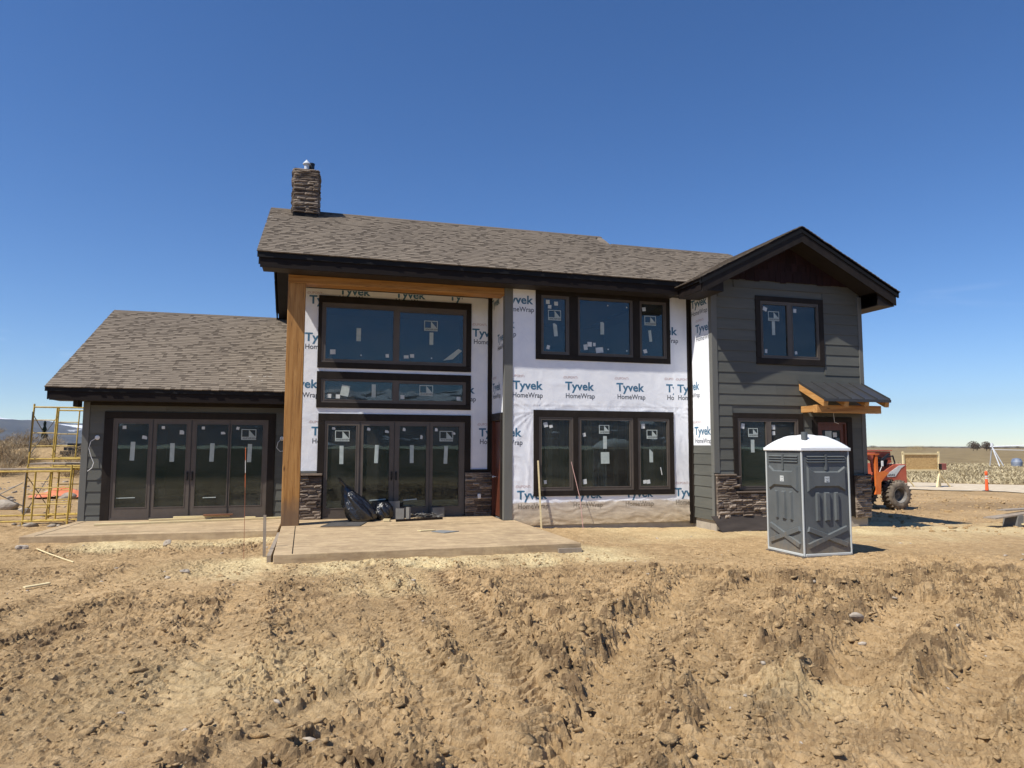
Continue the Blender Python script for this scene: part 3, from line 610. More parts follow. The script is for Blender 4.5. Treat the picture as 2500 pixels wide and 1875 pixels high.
def ridge_cap(x0, x1, y, z, d=.11, s=.55):
    mb = MB(); x = x0; a = Vector((0, -d, -d*s)); 
    mb.prism([(-d, -d*s+.025), (0, .03), (d, -d*s+.025), (d, -d*s+.005), (0, .012), (-d, -d*s+.005)], lambda p, q, t: (t, y+p, z+q), x0, x1); return mb.build('ridge_cap', MT['sh_d'], house)
sm, sg, sw = .592, .528, .516
# garden wing roof
GE = (-10.56, 1.567, 3.085); gl_ = math.hypot(1, sg); glen = (6.66-1.567)*gl_
roof_plane('wing_roof', GE, (1, 0, 0), (0, 1, sg), 10.56-5.335, glen, single=16)
roof_plane('wing_roof', (-5.335, 11.75, 3.085), (-1, 0, 0), (0, -1, sg), 10.56-5.335, glen)
ridge_cap(-10.56, -5.34, 6.66, 5.782)
def fascia(name, p, q, h0, h1, th, mat=MT['fascia']):    # board hanging below a line p->q
    p, q = Vector(p), Vector(q); d = (q-p); n = Vector((d.y, -d.x, 0)).normalized()
    mb = MB(); vs = [w+n*o+Vector((0, 0, z)) for w in (p, q) for o, z in ((0, -h1), (th, -h1), (th, -h0), (0, -h0))]
    mb.add(vs, [(3, 2, 1, 0), (4, 5, 6, 7), (0, 1, 5, 4), (1, 2, 6, 5), (2, 3, 7, 6), (3, 0, 4, 7)]); return mb.build(name, mat, house)
fascia('drip_edge', (-10.57, 1.6, 3.085), (-5.33, 1.6, 3.085), .0, .09, .03, MT['flash'])
fascia('eave_fascia', (-10.48, 1.625, 3.085), (-5.33, 1.625, 3.085), .07, .29, .032)
fascia('rake_fascia', (-10.50, 6.66, 5.77), (-10.50, 1.62, 3.08), .04, .27, .035)
fascia('rake_fascia', (-10.50, 11.7, 3.08), (-10.50, 6.66, 5.77), .04, .27, .035)
planes('eave_soffit', MT['soffit'], [(-10.45, -5.335, 1.63, YG-.002, 2.8, 2.83)])
mb = MB(); mb.box(-10.05, -9.945, YG-.4, YG-.1, 2.66, 2.798); mb.build('eave_return', MT['dark'], house)
trim('frieze_board', MT['dark'], -9.79, -5.34, YG-.05, YG-.002, 2.72, 2.798)
# main roof: high part left, lower ridge right, one shared front slope
ML = -5.95; L1 = (3.043+.62)*math.hypot(1, sm); L2 = (2.31+.62)*math.hypot(1, sm)
roof_plane('main_roof', (ML, -.62, 6.0), (1, 0, 0), (0, 1, sm), 13.6, L1, cut=[(13.6, 0), (13.6, L2), (3.62-ML, L2), (3.62-ML-.02, L1), (0, L1)])
roof_plane('main_roof', (3.62, 6.706, 6.0), (-1, 0, 0), (0, -1, sm), 3.62-ML, L1)
roof_plane('main_roof', (7.65, 5.24, 6.0), (-1, 0, 0), (0, -1, sm), 7.65-3.62, L2)
ridge_cap(ML, 3.64, 3.043, 8.172); ridge_cap(3.66, 7.6, 2.31, 7.737)
fascia('drip_edge', (ML, -.585, 6.0), (4.3, -.585, 6.0), .0, .12, .03, MT['flash'])
fascia('eave_fascia', (ML+.06, -.552, 6.0), (4.3, -.552, 6.0), .1, .335, .034)
fascia('rake_fascia', (ML+.06, 3.043, 8.16), (ML+.06, -.55, 6.03), .03, .30, .035); fascia('rake_fascia', (ML+.06, 6.66, 6.02), (ML+.06, 3.043, 8.16), .03, .36, .035)
mb = MB(); mb.prism([(-.5, 5.67), (YR, 5.67), (YR, 5.70), (-.5, 5.70)], lambda y, z, t: (t, y, z), -5.33, -.2); mb.build('porch_soffit', MT['soffit'], house)
planes('eave_soffit', MT['soffit'], [(ML+.1, -5.331, -.545, -.12, 5.672, 5.70), (-.199, 4.28, -.545, -.001, 5.672, 5.70), (-5.33, -.2, -.545, -.501, 5.672, 5.70)])
for y0, z0, y1, z1 in ((-.1, 6.0+.52*sm-.33, 3.04, 8.17-.33), (6.65, 6.03-.33, 3.05, 8.17-.33)):
    mb = MB(); mb.prism([(y0, z0), (y1, z1), (y1, z1+.03), (y0, z0+.03)], lambda y, z, t: (t, y, z), ML+.09, -5.332); mb.build('rake_soffit', MT['soffit'], house)
# gabled bay roof
WE = 10.06; AX = 7.12; AZ = 7.35; YF = -1.76; wl = (WE-AX)*math.hypot(1, sw)
roof_plane('bay_roof', (AX-(WE-AX), 6.5, AZ-(WE-AX)*sw), (0, -1, 0), (1, 0, sw), 6.5-YF, wl)
roof_plane('bay_roof', (WE, YF, AZ-(WE-AX)*sw), (0, 1, 0), (-1, 0, sw), 6.5-YF, wl)
for s in (-1, 1):
    e = (AX+s*(WE-AX-.02), AZ-(WE-AX-.02)*sw); hp = (AX, AZ)
    for nm, o0, o1, y0, y1, ext in (('barge_board_upper', .02, .15, YF-.0, YF+.05, 0), ('barge_board', .13, .39, YF+.025, YF+.07, .07)):
        mb = MB(); ex_, ez_ = e[0]-s*ext, e[1]+ext*sw
        mb.prism([(ex_, ez_-o0), (hp[0], hp[1]-o0), (hp[0], hp[1]-o1), (ex_, ez_-o1)][::-s], lambda x, z, t: (x, t, z), y0, y1); mb.build(nm, MT['dark'] if nm == 'barge_board' else MT['flash'], house)
    mb = MB(); mb.prism([(AX+s*(9.42-AX), AZ-(9.42-AX)*sw-.3), (AX, AZ-.3), (AX, AZ-.33), (AX+s*(9.42-AX), AZ-(9.42-AX)*sw-.33)][::-s], lambda x, z, t: (x, t, z), YF+.07, YW-.03); mb.build('rake_soffit', MT['soffit'], house)
ze = AZ-(WE-AX)*sw
fascia('eave_fascia', (9.96, YF+.075, ze), (9.96, 6.4, ze), .02, .31, .035); fascia('eave_fascia', (4.29, -.59, ze+.03), (4.29, YF+.075, ze+.03), .03, .31, .035)
fascia('drip_edge', (4.235, -.58, ze+.03), (4.235, YF, ze+.03), .0, .1, .03, MT['flash'])
planes('eave_soffit', MT['soffit'], [(9.44, 9.95, YF+.075, 6.4, 5.47, 5.50), (4.3, 4.871, YF+.075, -.551, 5.56, 5.59)])
mb = MB(); mb.prism([(9.44, 5.47), (9.95, 5.51), (9.95, 5.8), (9.44, 5.95)], lambda x, z, t: (x, t, z), YF+.08, YF+.11); mb.build('eave_return', MT['dark'], house)
mb = MB(); mb.prism([(4.3, 5.56), (4.872, 5.56), (4.872, 6.02), (4.3, 5.8)], lambda x, z, t: (x, t, z), YF+.08, YF+.11); mb.build('eave_return', MT['dark'], house)
# maroon shakes filling the gable, staggered lower edge
x = 5.35; row = 0
for row in range(5):
    z0 = 6.06+row*.22; half = (AZ-.2-z0)/sw; x = max(AX-half, 5.15)
    while x < min(AX+half, 9.05):
        w = random.uniform(.14, .3); zz = z0-random.uniform(0, .035); top = min(zz+.3, AZ-.30-min(abs(x-AX), abs(x+w-AX))*sw)
        if top-zz > .04: MB().cbox(x+.003, x+w-.003, YW-.05+row*.004, YW-.028, zz, top, .004).build('shake', MT['shake'], house)
        x += w
# ---- chimney
ch = planes('chimney', MT['mortar'], [(-5.34, -4.755, 2.46, 3.1, 7.6, 9.14)])
stones(ch, .625, 7.93, 9.13, lambda a, z: T((-5.36+a, 2.46, z)), None, .035, .075)
stones(ch, .64, 7.93, 9.13, lambda a, z: T((-4.755, 2.46+a, z)) @ RXp, None, .035, .075)
stones(ch, .64, 7.93, 9.13, lambda a, z: T((-5.34, 3.1-a, z)) @ RX, None, .035, .075)
planes('chimney_flashing', MT['flash'], [(-5.37, -4.72, 2.40, 3.12, 7.5, 7.92)], ch)
mb = MB(); mb.lathe([(.0, 9.12), (.06, 9.12), (.06, 9.36), (.1, 9.37), (.1, 9.39), (0, 9.51)], (-5.06, 2.72, 0), n=16); mb.build('flue', MT['galv'], ch, smooth=False)
mb = MB(); mb.lathe([(.0, 9.12), (.075, 9.12), (.075, 9.42), (.085, 9.42), (.085, 9.46), (0, 9.47)], (-4.93, 2.86, 0), n=16); mb.build('flue', MT['black'], ch)
# ---- cedar post and beam
MB().cbox(-5.315, -4.932, -.012, .37, .0, 5.486, .008).build('post', MT['woodv'], house)
MB().cbox(-5.315, -.216, -.016, .36, 5.488, 5.671, .006).build('beam', MT['woodh'], house)
# (the beam runs up behind the fascia)
# ------------------------------------------------------------------ windows and doors
def glazed(name, y, tr, frames, panes, tw=None, sill=True, muls=(), dx=0, fd=.07, back=.05, bottom=True):
    """tr trim rect, frames list of frame rects, panes list of glass rects"""
    mb = MB()
    for fr in frames:
        hs = [p for p in panes if p[0] >= fr[0]-1e-3 and p[1] <= fr[1]+1e-3 and p[2] >= fr[2]-.01 and p[3] <= fr[3]+.01]
        wallrects(mb, fr[0]+.003, fr[1]-.003, fr[2]+.003, fr[3]-.003, hs, lambda a, b, c, d: mb.box(a, b, y-.02, y+fd, c, d))
        # outer lip of the frame
        for b_ in ((fr[0], fr[1], fr[3]-.03, fr[3]), (fr[0], fr[1], fr[2], fr[2]+.03), (fr[0], fr[0]+.03, fr[2]+.03, fr[3]-.03), (fr[1]-.03, fr[1], fr[2]+.03, fr[3]-.03)):
            mb.box(b_[0], b_[1], y-.032, y-.0205, b_[2], b_[3])
        for p in hs:                                    # glazing bead
            for b_ in ((p[0]-.018, p[1]+.018, p[3], p[3]+.018), (p[0]-.018, p[1]+.018, p[2]-.018, p[2]), (p[0]-.018, p[0], p[2], p[3]), (p[1], p[1]+.018, p[2], p[3])):
                mb.box(b_[0], b_[1], y-.028, y-.0208, b_[2], b_[3])
    win = mb.build(name, MT['frame'], house)
    x0, x1, z0, z1 = tr; fx0, fx1 = min(f[0] for f in frames), max(f[1] for f in frames); fz0, fz1 = min(f[2] for f in frames), max(f[3] for f in frames)
    q = lambda *b: MB().cbox(b[0], b[1], y-.045, y+.01, b[2], b[3], .004).build('trim_board', MT['dark'], win)
    q(x0, x1, fz1+.002, z1)
    if bottom and fz0-z0 > .02: q(x0, x1, z0, fz0-.002)
    zb = z0 if not (bottom and fz0-z0 > .02) else fz0
    q(x0, fx0-.002, zb, fz1); q(fx1+.002, x1, zb, fz1)
    fs = sorted(frames)
    for a, b in zip(fs[:-1], fs[1:]):
        if b[0]-a[1] > .03: q(a[1]+.002, b[0]-.002, fz0, fz1)
    for p in panes: MB().box(p[0]-.004, p[1]+.004, y+.012, y+.02, p[2]-.004, p[3]+.004).build('pane', MT['glass'], win)
    return win
def label(win, y, x, z, w, h, mat='white', rot=0, clip=0):
    mb = MB(); c, s = math.cos(rot), math.sin(rot); pl = [(-w/2, -h/2), (w/2, -h/2), (w/2, h/2-clip), (w/2-clip, h/2), (-w/2, h/2)] if clip else [(-w/2, -h/2), (w/2, -h/2), (w/2, h/2), (-w/2, h/2)]
    mb.prism([(x+a*c-b*s, z+a*s+b*c) for a, b in pl], lambda p, q, t: (p, t, q), y+.0085, y+.0112); mb.build('label', MT[mat], win)
def text_mesh(body, size, off=0.0, name='lettering', xs=1.0):
    cu = bpy.data.curves.new(name, 'FONT'); cu.body = body; cu.size = size; cu.offset = off; cu.resolution_u = 3; cu.fill_mode = 'FRONT'
    ob = bpy.data.objects.new(name, cu); COL.objects.link(ob); dg = bpy.context.evaluated_depsgraph_get(); me = bpy.data.meshes.new_from_object(ob.evaluated_get(dg))
    bpy.data.objects.remove(ob); bpy.data.curves.remove(cu); return me
stick = {}
def sticker(win, y, x, z, w=.35, h=.265, half=False):
    key = round(w*100)
    if key not in stick:
        mb = MB(); b = .018
        for q in ((0, w, 0, .075), (0, w, h-b, h), (0, b, .075, h-b), (w-b, w, .075, h-b)): mb.box(q[0], q[1], 0, .002, q[2], q[3])
        mb.prism([(w*.5, .075), (w-b, .075), (w*.5, h-b)], lambda p, q, t: (p, t, q), 0, .002)
        tm = text_mesh('ANDERSEN', .058, .001); vs = [(q.co.x*1.12+.028, -.001, q.co.y+.02) for q in tm.vertices]; mb.add(vs, [tuple(p.vertices) for p in tm.polygons], 1); bpy.data.meshes.remove(tm)
        stick[key] = mb.mesh('sticker', [MT['labelgrey'], MT['ink']])
    put('sticker', stick[key], win, T((x, y+.0085, z)))
# garden wing four-panel door
gz0, gz1 = .296, 2.288
wg = glazed('sliding_door', YG, (-9.474, -5.608, .0, 2.57), [(-9.284, -5.782, .03, 2.41)], [(-9.18, -8.512, gz0, gz1), (-8.33, -7.673, gz0, gz1), (-7.437, -6.716, gz0, gz1), (-6.644, -5.908, gz0, gz1)], bottom=False)
wr = glazed('sliding_door', YR, (-4.575, -.76, .0, 2.566), [(-4.413, -.92, .03, 2.39)], [(-4.33, -3.66, .255, 2.275), (-3.48, -2.838, .255, 2.275), (-2.588, -1.905, .255, 2.275), (-1.741, -1.065, .255, 2.275)], bottom=False)
for win, y, xs, z0, z1 in ((wg, YG, (-8.42, -7.555, -6.68), .05, 2.39), (wr, YR, (-3.57, -2.715, -1.825), .05, 2.37)):
    for x in xs: MB().box(x-.006, x+.006, y-.034, y-.021, z0, z1).build('panel_joint', MT['black'], win)
    for s in (-1, 1):
        c = xs[1]+s*.055; mb = MB().cbox(c-.022, c+.022, y-.036, y-.02, .92, 1.14, .006); mb.tube([(c, y-.04, .95), (c, y-.075, .98), (c, y-.075, 1.08), (c, y-.04, 1.11)], .012, 8); mb.build('handle', MT['black'], win)
    MB().box(xs[0]-.85, xs[2]+.85, y-.06, y+.06, .0, .028).build('threshold', MT['frame'], win)
for x, z0 in ((-8.852, 1.63), (-7.98, 1.6), (-7.08, 1.6), (-6.208, 1.585)): label(wg, YG, x, z0, .1, .45, 'labelgrey', random.uniform(-.03, .03))
sticker(wg, YG, -6.415, 1.915)
for x, z, w, h in ((-8.6, 1.96, .11, .08), (-9.05, 2.2, .08, .08), (-8.2, 2.2, .07, .07), (-7.3, 2.2, .07, .07), (-6.5, 2.2, .07, .07), (-7.78, 2.09, .1, .1), (-6.84, 2.08, .1, .06)): label(wg, YG, x, z, w, h, 'white', random.uniform(-.3, .3), .03 if w > .09 else 0)
for x, z0 in ((-4.0, 1.55), (-3.15, 1.57), (-2.27, 1.57), (-1.4, 1.55)): label(wr, YR, x, z0, .095, .45, 'labelgrey', random.uniform(-.04, .04))
sticker(wr, YR, -4.163, 1.885); sticker(wr, YR, -1.565, 1.895)
for x, z, w, h in ((-4.2, 2.2, .08, .06), (-3.35, 2.19, .08, .07), (-2.9, 2.13, .1, .06), (-2.47, 2.19, .07, .08), (-2.03, 2.0, .06, .1), (-1.65, 2.19, .07, .08), (-1.2, 2.1, .09, .06)): label(wr, YR, x, z, w, h, 'white', random.uniform(-.2, .2), .025)
for x, z, L in ((-3.1, .44, .4), (-2.3, .43, .35)): label(wr, YR, x, z, L, .025, 'labelgrey', .07)
for x, z, L in ((-8.95, .52, .4), (-7.1, .5, .3)): label(wg, YG, x, z, L, .02, 'labelgrey', .02)
# recess upper and transom windows
w1 = glazed('picture_window', YR, (-4.635, -.766, 3.695, 5.501), [(-4.546, -.9, 3.84, 5.33)], [(-4.447, -2.79, 3.92, 5.215), (-2.63, -.975, 3.92, 5.19)])
label(w1, YR, -3.65, 4.56, .11, .33, 'labelgrey'); sticker(w1, YR, -2.0, 4.74); label(w1, YR, -1.81, 4.54, .1, .32, 'labelgrey')
for x, z, w, h in ((-4.27, 4.1, .13, .12), (-2.93, 4.05, .08, .09), (-2.45, 4.04, .12, .08), (-2.3, 4.07, .1, .09), (-3.58, 4.04, .03, .03), (-1.8, 4.03, .03, .03)): label(w1, YR, x, z, w, h, 'white', .05)
MB().prism([(-1.5, 3.98), (-1.1, 4.3), (-1.0, 4.25), (-1.25, 4.02)], lambda p, q, t: (p, t, q), YR+.0085, YR+.0105).build('torn_film', MT['labelgrey'], w1)
w2 = glazed('transom_window', YR, (-4.635, -.766, 2.708, 3.607), [(-4.53, -.9, 2.84, 3.425)], [(-4.435, -2.787, 2.915, 3.375), (-2.62, -.975, 2.925, 3.355)])
sticker(w2, YR, -2.1, 3.06); label(w2, YR, -3.25, 3.15, .1, .33, 'labelgrey'); label(w2, YR, -3.95, 3.14, .2, .27, 'labelgrey', -.18)
for x, z in ((-4.33, 3.0), (-4.12, 2.99), (-2.53, 3.01), (-1.08, 3.0)): label(w2, YR, x, z, .1, .1, 'white')
# triple windows on the wrapped front
FU = H_T[:3]; FL = H_T[3:]
w3 = glazed('triple_window', 0, (.59, 4.292, 3.934, 5.74), FU, [(.8, 1.39, 4.14, 5.495), (1.765, 3.16, 4.14, 5.51), (3.485, 4.11, 4.13, 5.5)])
sticker(w3, 0, .93, 4.94, .34, .26); sticker(w3, 0, 3.58, 4.94, .33, .25); label(w3, 0, 1.12, 4.7, .1, .33, 'labelgrey', .1, .05); label(w3, 0, 2.39, 4.8, .1, .32, 'labelgrey', 0, .03); label(w3, 0, 3.74, 4.66, .08, .3, 'labelgrey', .1)
for x, z, w, h in ((.92, 5.4, .1, .1), (1.14, 5.37, .1, .1), (.97, 5.28, .09, .09), (.93, 4.25, .08, .1), (2.04, 4.37, .12, .12), (2.17, 4.37, .07, .09), (1.93, 4.29, .1, .14), (2.31, 4.23, .2, .14), (3.57, 5.36, .1, .1), (3.59, 4.25, .1, .1), (2.55, 5.4, .03, .03), (3.08, 5.38, .03, .03), (2.55, 4.26, .03, .03), (3.07, 4.24, .03, .03)): label(w3, 0, x, z, w, h, 'white', random.uniform(-.3, .3))
w4 = glazed('triple_window', 0, (.536, 4.353, .558, 2.674), FL, [(.745, 1.485, .775, 2.43), (1.785, 3.115, .775, 2.435), (3.405, 4.165, .77, 2.43)])
sticker(w4, 0, 2.28, 2.1, .28, .22); label(w4, 0, 2.44, 1.88, .1, .32, 'labelgrey'); label(w4, 0, 2.44, 1.49, .23, .29, 'labelgrey', .02); sticker(w4, 0, 3.6, 1.98, .3, .23); label(w4, 0, 3.72, 1.54, .1, .33, 'labelgrey', 0, .08)
for x, z, w, h in ((.86, 2.31, .11, .12), (1.0, 2.27, .09, .07), (1.88, 2.07, .08, .09), (.85, .9, .07, .09), (1.89, .9, .1, .12), (3.5, 2.3, .1, .12), (3.53, .88, .09, .09), (3.63, .88, .1, .1), (4.0, 1.15, .025, .2)): label(w4, 0, x, z, w, h, 'white', random.uniform(-.3, .3))
# bay windows
w5 = glazed('casement_window', YW, TR_WU, [(6.305, 8.065, 4.05, 5.53)], [(6.37, 7.105, 4.125, 5.455), (7.27, 8.0, 4.125, 5.455)])
sticker(w5, YW, 6.56, 5.03, .33, .26); label(w5, YW, 6.71, 4.84, .09, .36, 'labelgrey')
for x, z, w, h in ((6.47, 5.33, .12, .1), (7.37, 5.33, .09, .1), (6.47, 4.23, .07, .1), (7.37, 4.22, .07, .08)): label(w5, YW, x, z, w, h, 'white', random.uniform(-.4, .2))
w6 = glazed('casement_window', YW, TR_WL, [(5.557, 7.332, .72, 2.5)], [(5.635, 6.38, .8, 2.415), (6.53, 7.245, .8, 2.42)])
sticker(w6, YW, 5.88, 2.03, .28, .22); label(w6, YW, 6.0, 1.8, .1, .32, 'labelgrey')
for x, z, w, h in ((5.73, 2.3, .1, .13), (6.62, 2.28, .1, .12), (6.62, 2.13, .09, .1)): label(w6, YW, x, z, w, h, 'white', random.uniform(-.2, .2))
# stained door under the awning, and the side door on the porch
mb = MB(); wallrects(mb, 7.925, 8.825, .0, 2.425, [(8.09, 8.66, .9, 2.22)], lambda a, b, c, d: mb.box(a, b, YW+.02, YW+.07, c, d)); d1 = mb.build('entry_door', MT['reddoor'], house)
MB().box(8.088, 8.662, YW+.04, YW+.05, .898, 2.222).build('pane', MT['glass'], d1)
for b_ in ((7.765, 8.985, 2.432, 2.555), (7.765, 7.918, 0, 2.43), (8.832, 8.985, 0, 2.43)): MB().cbox(b_[0], b_[1], YW-.045, YW+.01, b_[2], b_[3], .004).build('trim_board', MT['dark'], d1)
label(d1, YW+.03, 8.3, 2.05, .2, .3, 'labelgrey'); label(d1, YW+.03, 8.5, 2.1, .12, .12, 'white')
for b_ in ((7.925, 7.975, .0, 2.38), (8.775, 8.825, .0, 2.38), (7.925, 8.825, 2.38, 2.425)): MB().box(b_[0], b_[1], YW-.02, YW+.019, b_[2], b_[3]).build('door_jamb', MT['reddoor'], d1)
d2 = MB().cbox(-.15, -.1, .34, 1.16, .02, 2.4, .006).build('side_door', MT['reddoor'], house)
for b_ in ((-.216, -.15, .3, .345, 0, 2.42), (-.216, -.15, 1.155, 1.2, 0, 2.42)): MB().box(*b_).build('door_jamb', MT['reddoor'], d2)
MB().cbox(-.235, -.191, .125, 1.27, 2.425, 2.6, .004).build('trim_board', MT['dark'], d2); MB().cbox(-.235, -.191, .125, .295, 0, 2.42, .004).build('trim_board', MT['dark'], d2)
MB().cbox(-.235, -.191, 1.205, 1.27, 0, 2.42, .004).build('trim_board', MT['dark'], d2)
MB().lathe([(0, 0), (.012, 0), (.012, -.05), (.028, -.06), (.028, -.09), (0, -.1)], (-.15, 1.02, 1.0), 'x', 14).build('door_knob', MT['galv'], d2)
# ------------------------------------------------------------------ house wrap sheets and their print
def wrinkle(x, z, kind):
    x = np.asarray(x, float); z = np.asarray(z, float)
    w = .0045*fbm(x*.8, z*.8, 71, 3)
    rid = lambda u, v, s: (1-np.abs(perlin(u, v, s)))**3
    wx = x+.18*perlin(x*1.7, z*1.7, 72); wz = z+.18*perlin(x*1.7, z*1.7, 73)
    mask = .22+.5*sstep(.1, .6, fbm(x*.7, z*.7, 74, 2))
    if kind == 'front':
        a1 = np.maximum(sstep(2.85, 2.7, z)*sstep(.75, .4, x)*sstep(.1, .4, z), sstep(2.9, 2.75, z)*sstep(4.2, 4.4, x)); a1 = np.maximum(a1, sstep(2.5, 2.6, z)*sstep(2.95, 2.8, z))
        ang = np.arctan2(z-2.62, np.where(x < 2.4, x-.55, 4.4-x)); w = w+a1*.011*(rid(ang*3.3, wx*1.2, 75)-.4)+a1*.009*(rid(wx*4.2+wz*2.2, wz*1.5, 76)-.4)
        w = w+.006*sstep(4.36, 4.385, x+.01*perlin(z*2, z*0, 81))+.005*sstep(2.77, 2.80, z+.012*perlin(x*2, x*0, 82))
        lo = sstep(.62, .42, z); w = w+lo*.014*(rid(wx*.9, wz*6.5, 77)-.4)
    else:
        a1 = sstep(.55, .2, np.abs(z-2.6)/4)*.55; w = w+a1*.008*(rid(wx*3.2+wz*2.5, wz*1.4-wx, 78)-.4)
    w = w+mask*.006*(rid(wx*1.5+wz*.8, wz*1.3-wx*.5, 79)-.4)+mask*.0035*(rid(wx*4, wz*3, 80)-.4)
    return w
def sheet(name, x0, x1, z0, z1, holes, plane, y, kind, flip=1, step=.028):
    xs = np.linspace(x0, x1, max(3, int((x1-x0)/step))); zs = np.linspace(z0, z1, max(3, int((z1-z0)/step))); X, Z = np.meshgrid(xs, zs)
    D = .012+np.maximum(wrinkle(X, Z, kind), -.009); n = len(xs)
    if plane == 'y': V = np.stack([X, y-D, Z], -1).reshape(-1, 3)
    else: V = np.stack([y-D, -X, Z], -1).reshape(-1, 3)
    F = []
    for j in range(len(zs)-1):
        for i in range(n-1):
            cx, cz = (xs[i]+xs[i+1])/2, (zs[j]+zs[j+1])/2
            if any(h[0] < cx < h[1] and h[2] < cz < h[3] for h in holes): continue
            F.append((j*n+i, j*n+i+1, (j+1)*n+i+1, (j+1)*n+i))
    mb = MB(); mb.v = [tuple(map(float, q)) for q in V]; mb.f = F; mb.m = [0]*len(F); return mb.build(name, MT['wrap'], house, smooth=True)
pad = lambda hs: [(h[0]-.03, h[1]+.03, h[2]-.03, h[3]+.03) for h in hs]
s_f = sheet('house_wrap', .002, 4.79, -.14, 5.71, pad(H_T), 'y', 0, 'front')
s_r = sheet('house_wrap', -5.0, -.30, 1.14, 5.67, pad(H_R), 'y', YR, 'recess')
s_rr = sheet('house_wrap', -YR+.01, -.125, 2.61, 5.67, [], 'x', -.19, 'recess')
s_wr = sheet('house_wrap', .1, 1.0, 1.815, 5.71, [], 'x', 4.9, 'recess')
TXT = {'T': ('Tyvek', .292, .0075, 'tyblue', 1.06), 'H': ('HomeWrap', .178, .0015, 'tydark', .92), 'D': ('\u2039DUPONT\u203a', .086, .001, 'tyred', 1.0)}
WID = {'T': .78, 'H': .776, 'D': .40}
tcache = {}
def printed(sheet_o, kind_, x, z, clip, plane, y, kind, dark=False):
    if kind_ not in tcache:
        b, sz, off, mt, q = TXT[kind_]; me = text_mesh(b, sz, off); bm = bmesh.new(); bm.from_mesh(me); xs = [v.co.x for v in bm.verts]; sx = WID[kind_]/(max(xs)-min(xs)); x00 = min(xs)
        for v in bm.verts: v.co.x = (v.co.x-x00)*sx; v.co.z = 0
        for ax, lo, hi in (((1, 0, 0), 0, WID[kind_]), ((0, 1, 0), -.1, .3)):
            for c in np.arange(lo, hi, .03): bmesh.ops.bisect_plane(bm, geom=bm.verts[:]+bm.edges[:]+bm.faces[:], plane_co=Vector(ax)*float(c), plane_no=ax)
        tcache[kind_] = bm
    bm = tcache[kind_].copy()
    for no, c in (((1, 0, 0), clip[1]-x), ((-1, 0, 0), clip[0]-x), ((0, 1, 0), clip[3]-z), ((0, -1, 0), clip[2]-z)):
        bmesh.ops.bisect_plane(bm, geom=bm.verts[:]+bm.edges[:]+bm.faces[:], plane_co=Vector(no)*(c*(1 if sum(no) > 0 else -1)), plane_no=no, clear_outer=True)
    hs = H_T if sheet_o is s_f else H_R if sheet_o is s_r else []
    dead = [f for f in bm.faces if any(h[0]-.03 < f.calc_center_median().x+x < h[1]+.03 and h[2]-.03 < f.calc_center_median().y+z < h[3]+.03 for h in hs)]
    bmesh.ops.delete(bm, geom=dead, context='FACES')
    if not bm.faces: bm.free(); return
    P = np.array([v.co[:] for v in bm.verts]); X = P[:, 0]+x; Z = P[:, 1]+z; D = .0145+np.maximum(wrinkle(X, Z, kind), -.009)
    for v, a, c, d in zip(bm.verts, X, Z, D): v.co = (a, y-d, c) if plane == 'y' else (y-d, -a, c)
    me = bpy.data.meshes.new('lettering'); bm.to_mesh(me); bm.free(); me.materials.append(MT[TXT[kind_][3]]); put('lettering', me, sheet_o)
front = [('T', 1.363, 3.19), ('H', 1.383, 2.985), ('D', 1.307, 3.476), ('T', 2.755, 3.195), ('H', 2.785, 2.99), ('D', 2.704, 3.49), ('T', -.002, 3.18), ('H', .0, 2.975), ('D', -.091, 3.476), ('T', 4.16, 3.199), ('H', 4.19, 2.995), ('D', 4.109, 3.515), ('T', 4.481, 3.2), ('H', 4.505, 3.0), ('D', 4.435, 3.51),
         ('T', -.252, 5.313), ('H', -.23, 5.11), ('T', 3.725, 4.714), ('H', 3.75, 4.5), ('T', -.543, 2.016), ('H', -.52, 1.81), ('T', -.723, 4.691), ('H', -.69, 4.48), ('H', 3.58, 1.835), ('T', .117, .495), ('H', .145, .265), ('D', .075, .77), ('T', 1.567, .491), ('H', 1.575, .271), ('T', 2.972, .5), ('H', 2.978, .275), ('T', 4.368, .506), ('H', 4.387, .289), ('D', 4.374, .811)]
for i, (k_, x, z) in enumerate(front): printed(s_f, k_, x, z, (.01, 4.376 if abs(x-4.16) < .06 else 4.785, -.1, 5.7), 'y', 0, 'front')
recess = [('D', -4.932, 5.53), ('T', -4.865, 5.29), ('T', -4.159, 5.56), ('H', -4.14, 5.41), ('T', -2.761, 5.56), ('H', -2.742, 5.41), ('T', -1.368, 5.57), ('D', -.743, 4.936), ('T', -.733, 4.648), ('H', -.69, 4.45), ('T', -1.437, 3.145), ('H', -1.402, 2.938), ('T', -5.384, 3.189), ('H', -5.36, 2.955), ('D', -4.797, 2.326), ('T', -4.731, 2.032), ('H', -4.7, 1.83), ('D', -.583, 2.311), ('T', -.541, 2.033), ('H', -.51, 1.831), ('T', -4.95, 4.35), ('H', -4.93, 4.15)]
for k_, x, z in recess: printed(s_r, k_, x, z, (-4.99, -1.007 if abs(x+1.368) < .01 else -.31, 1.15, 5.66), 'y', YR, 'recess')
for k_, x, z in [('T', -1.187, 3.19), ('H', -1.155, 2.99), ('T', -1.3, 5.4), ('D', -1.2, 3.5), ('T', -.7, 4.4), ('H', -.68, 4.2)]: printed(s_rr, k_, x, z, (-YR+.02, -.13, 2.62, 5.66), 'x', -.19, 'recess')
for k_, x, z in [('T', .1, 5.416), ('H', .12, 5.205), ('D', .321, 5.013), ('T', .3, 4.735), ('H', .33, 4.511), ('T', -.344, 3.256), ('H', -.32, 3.054), ('T', .16, 2.086), ('H', .19, 1.87), ('D', .1, 2.38)]: printed(s_wr, k_, x, z, (.105, .99, 1.82, 5.7), 'x', 4.9, 'recess')
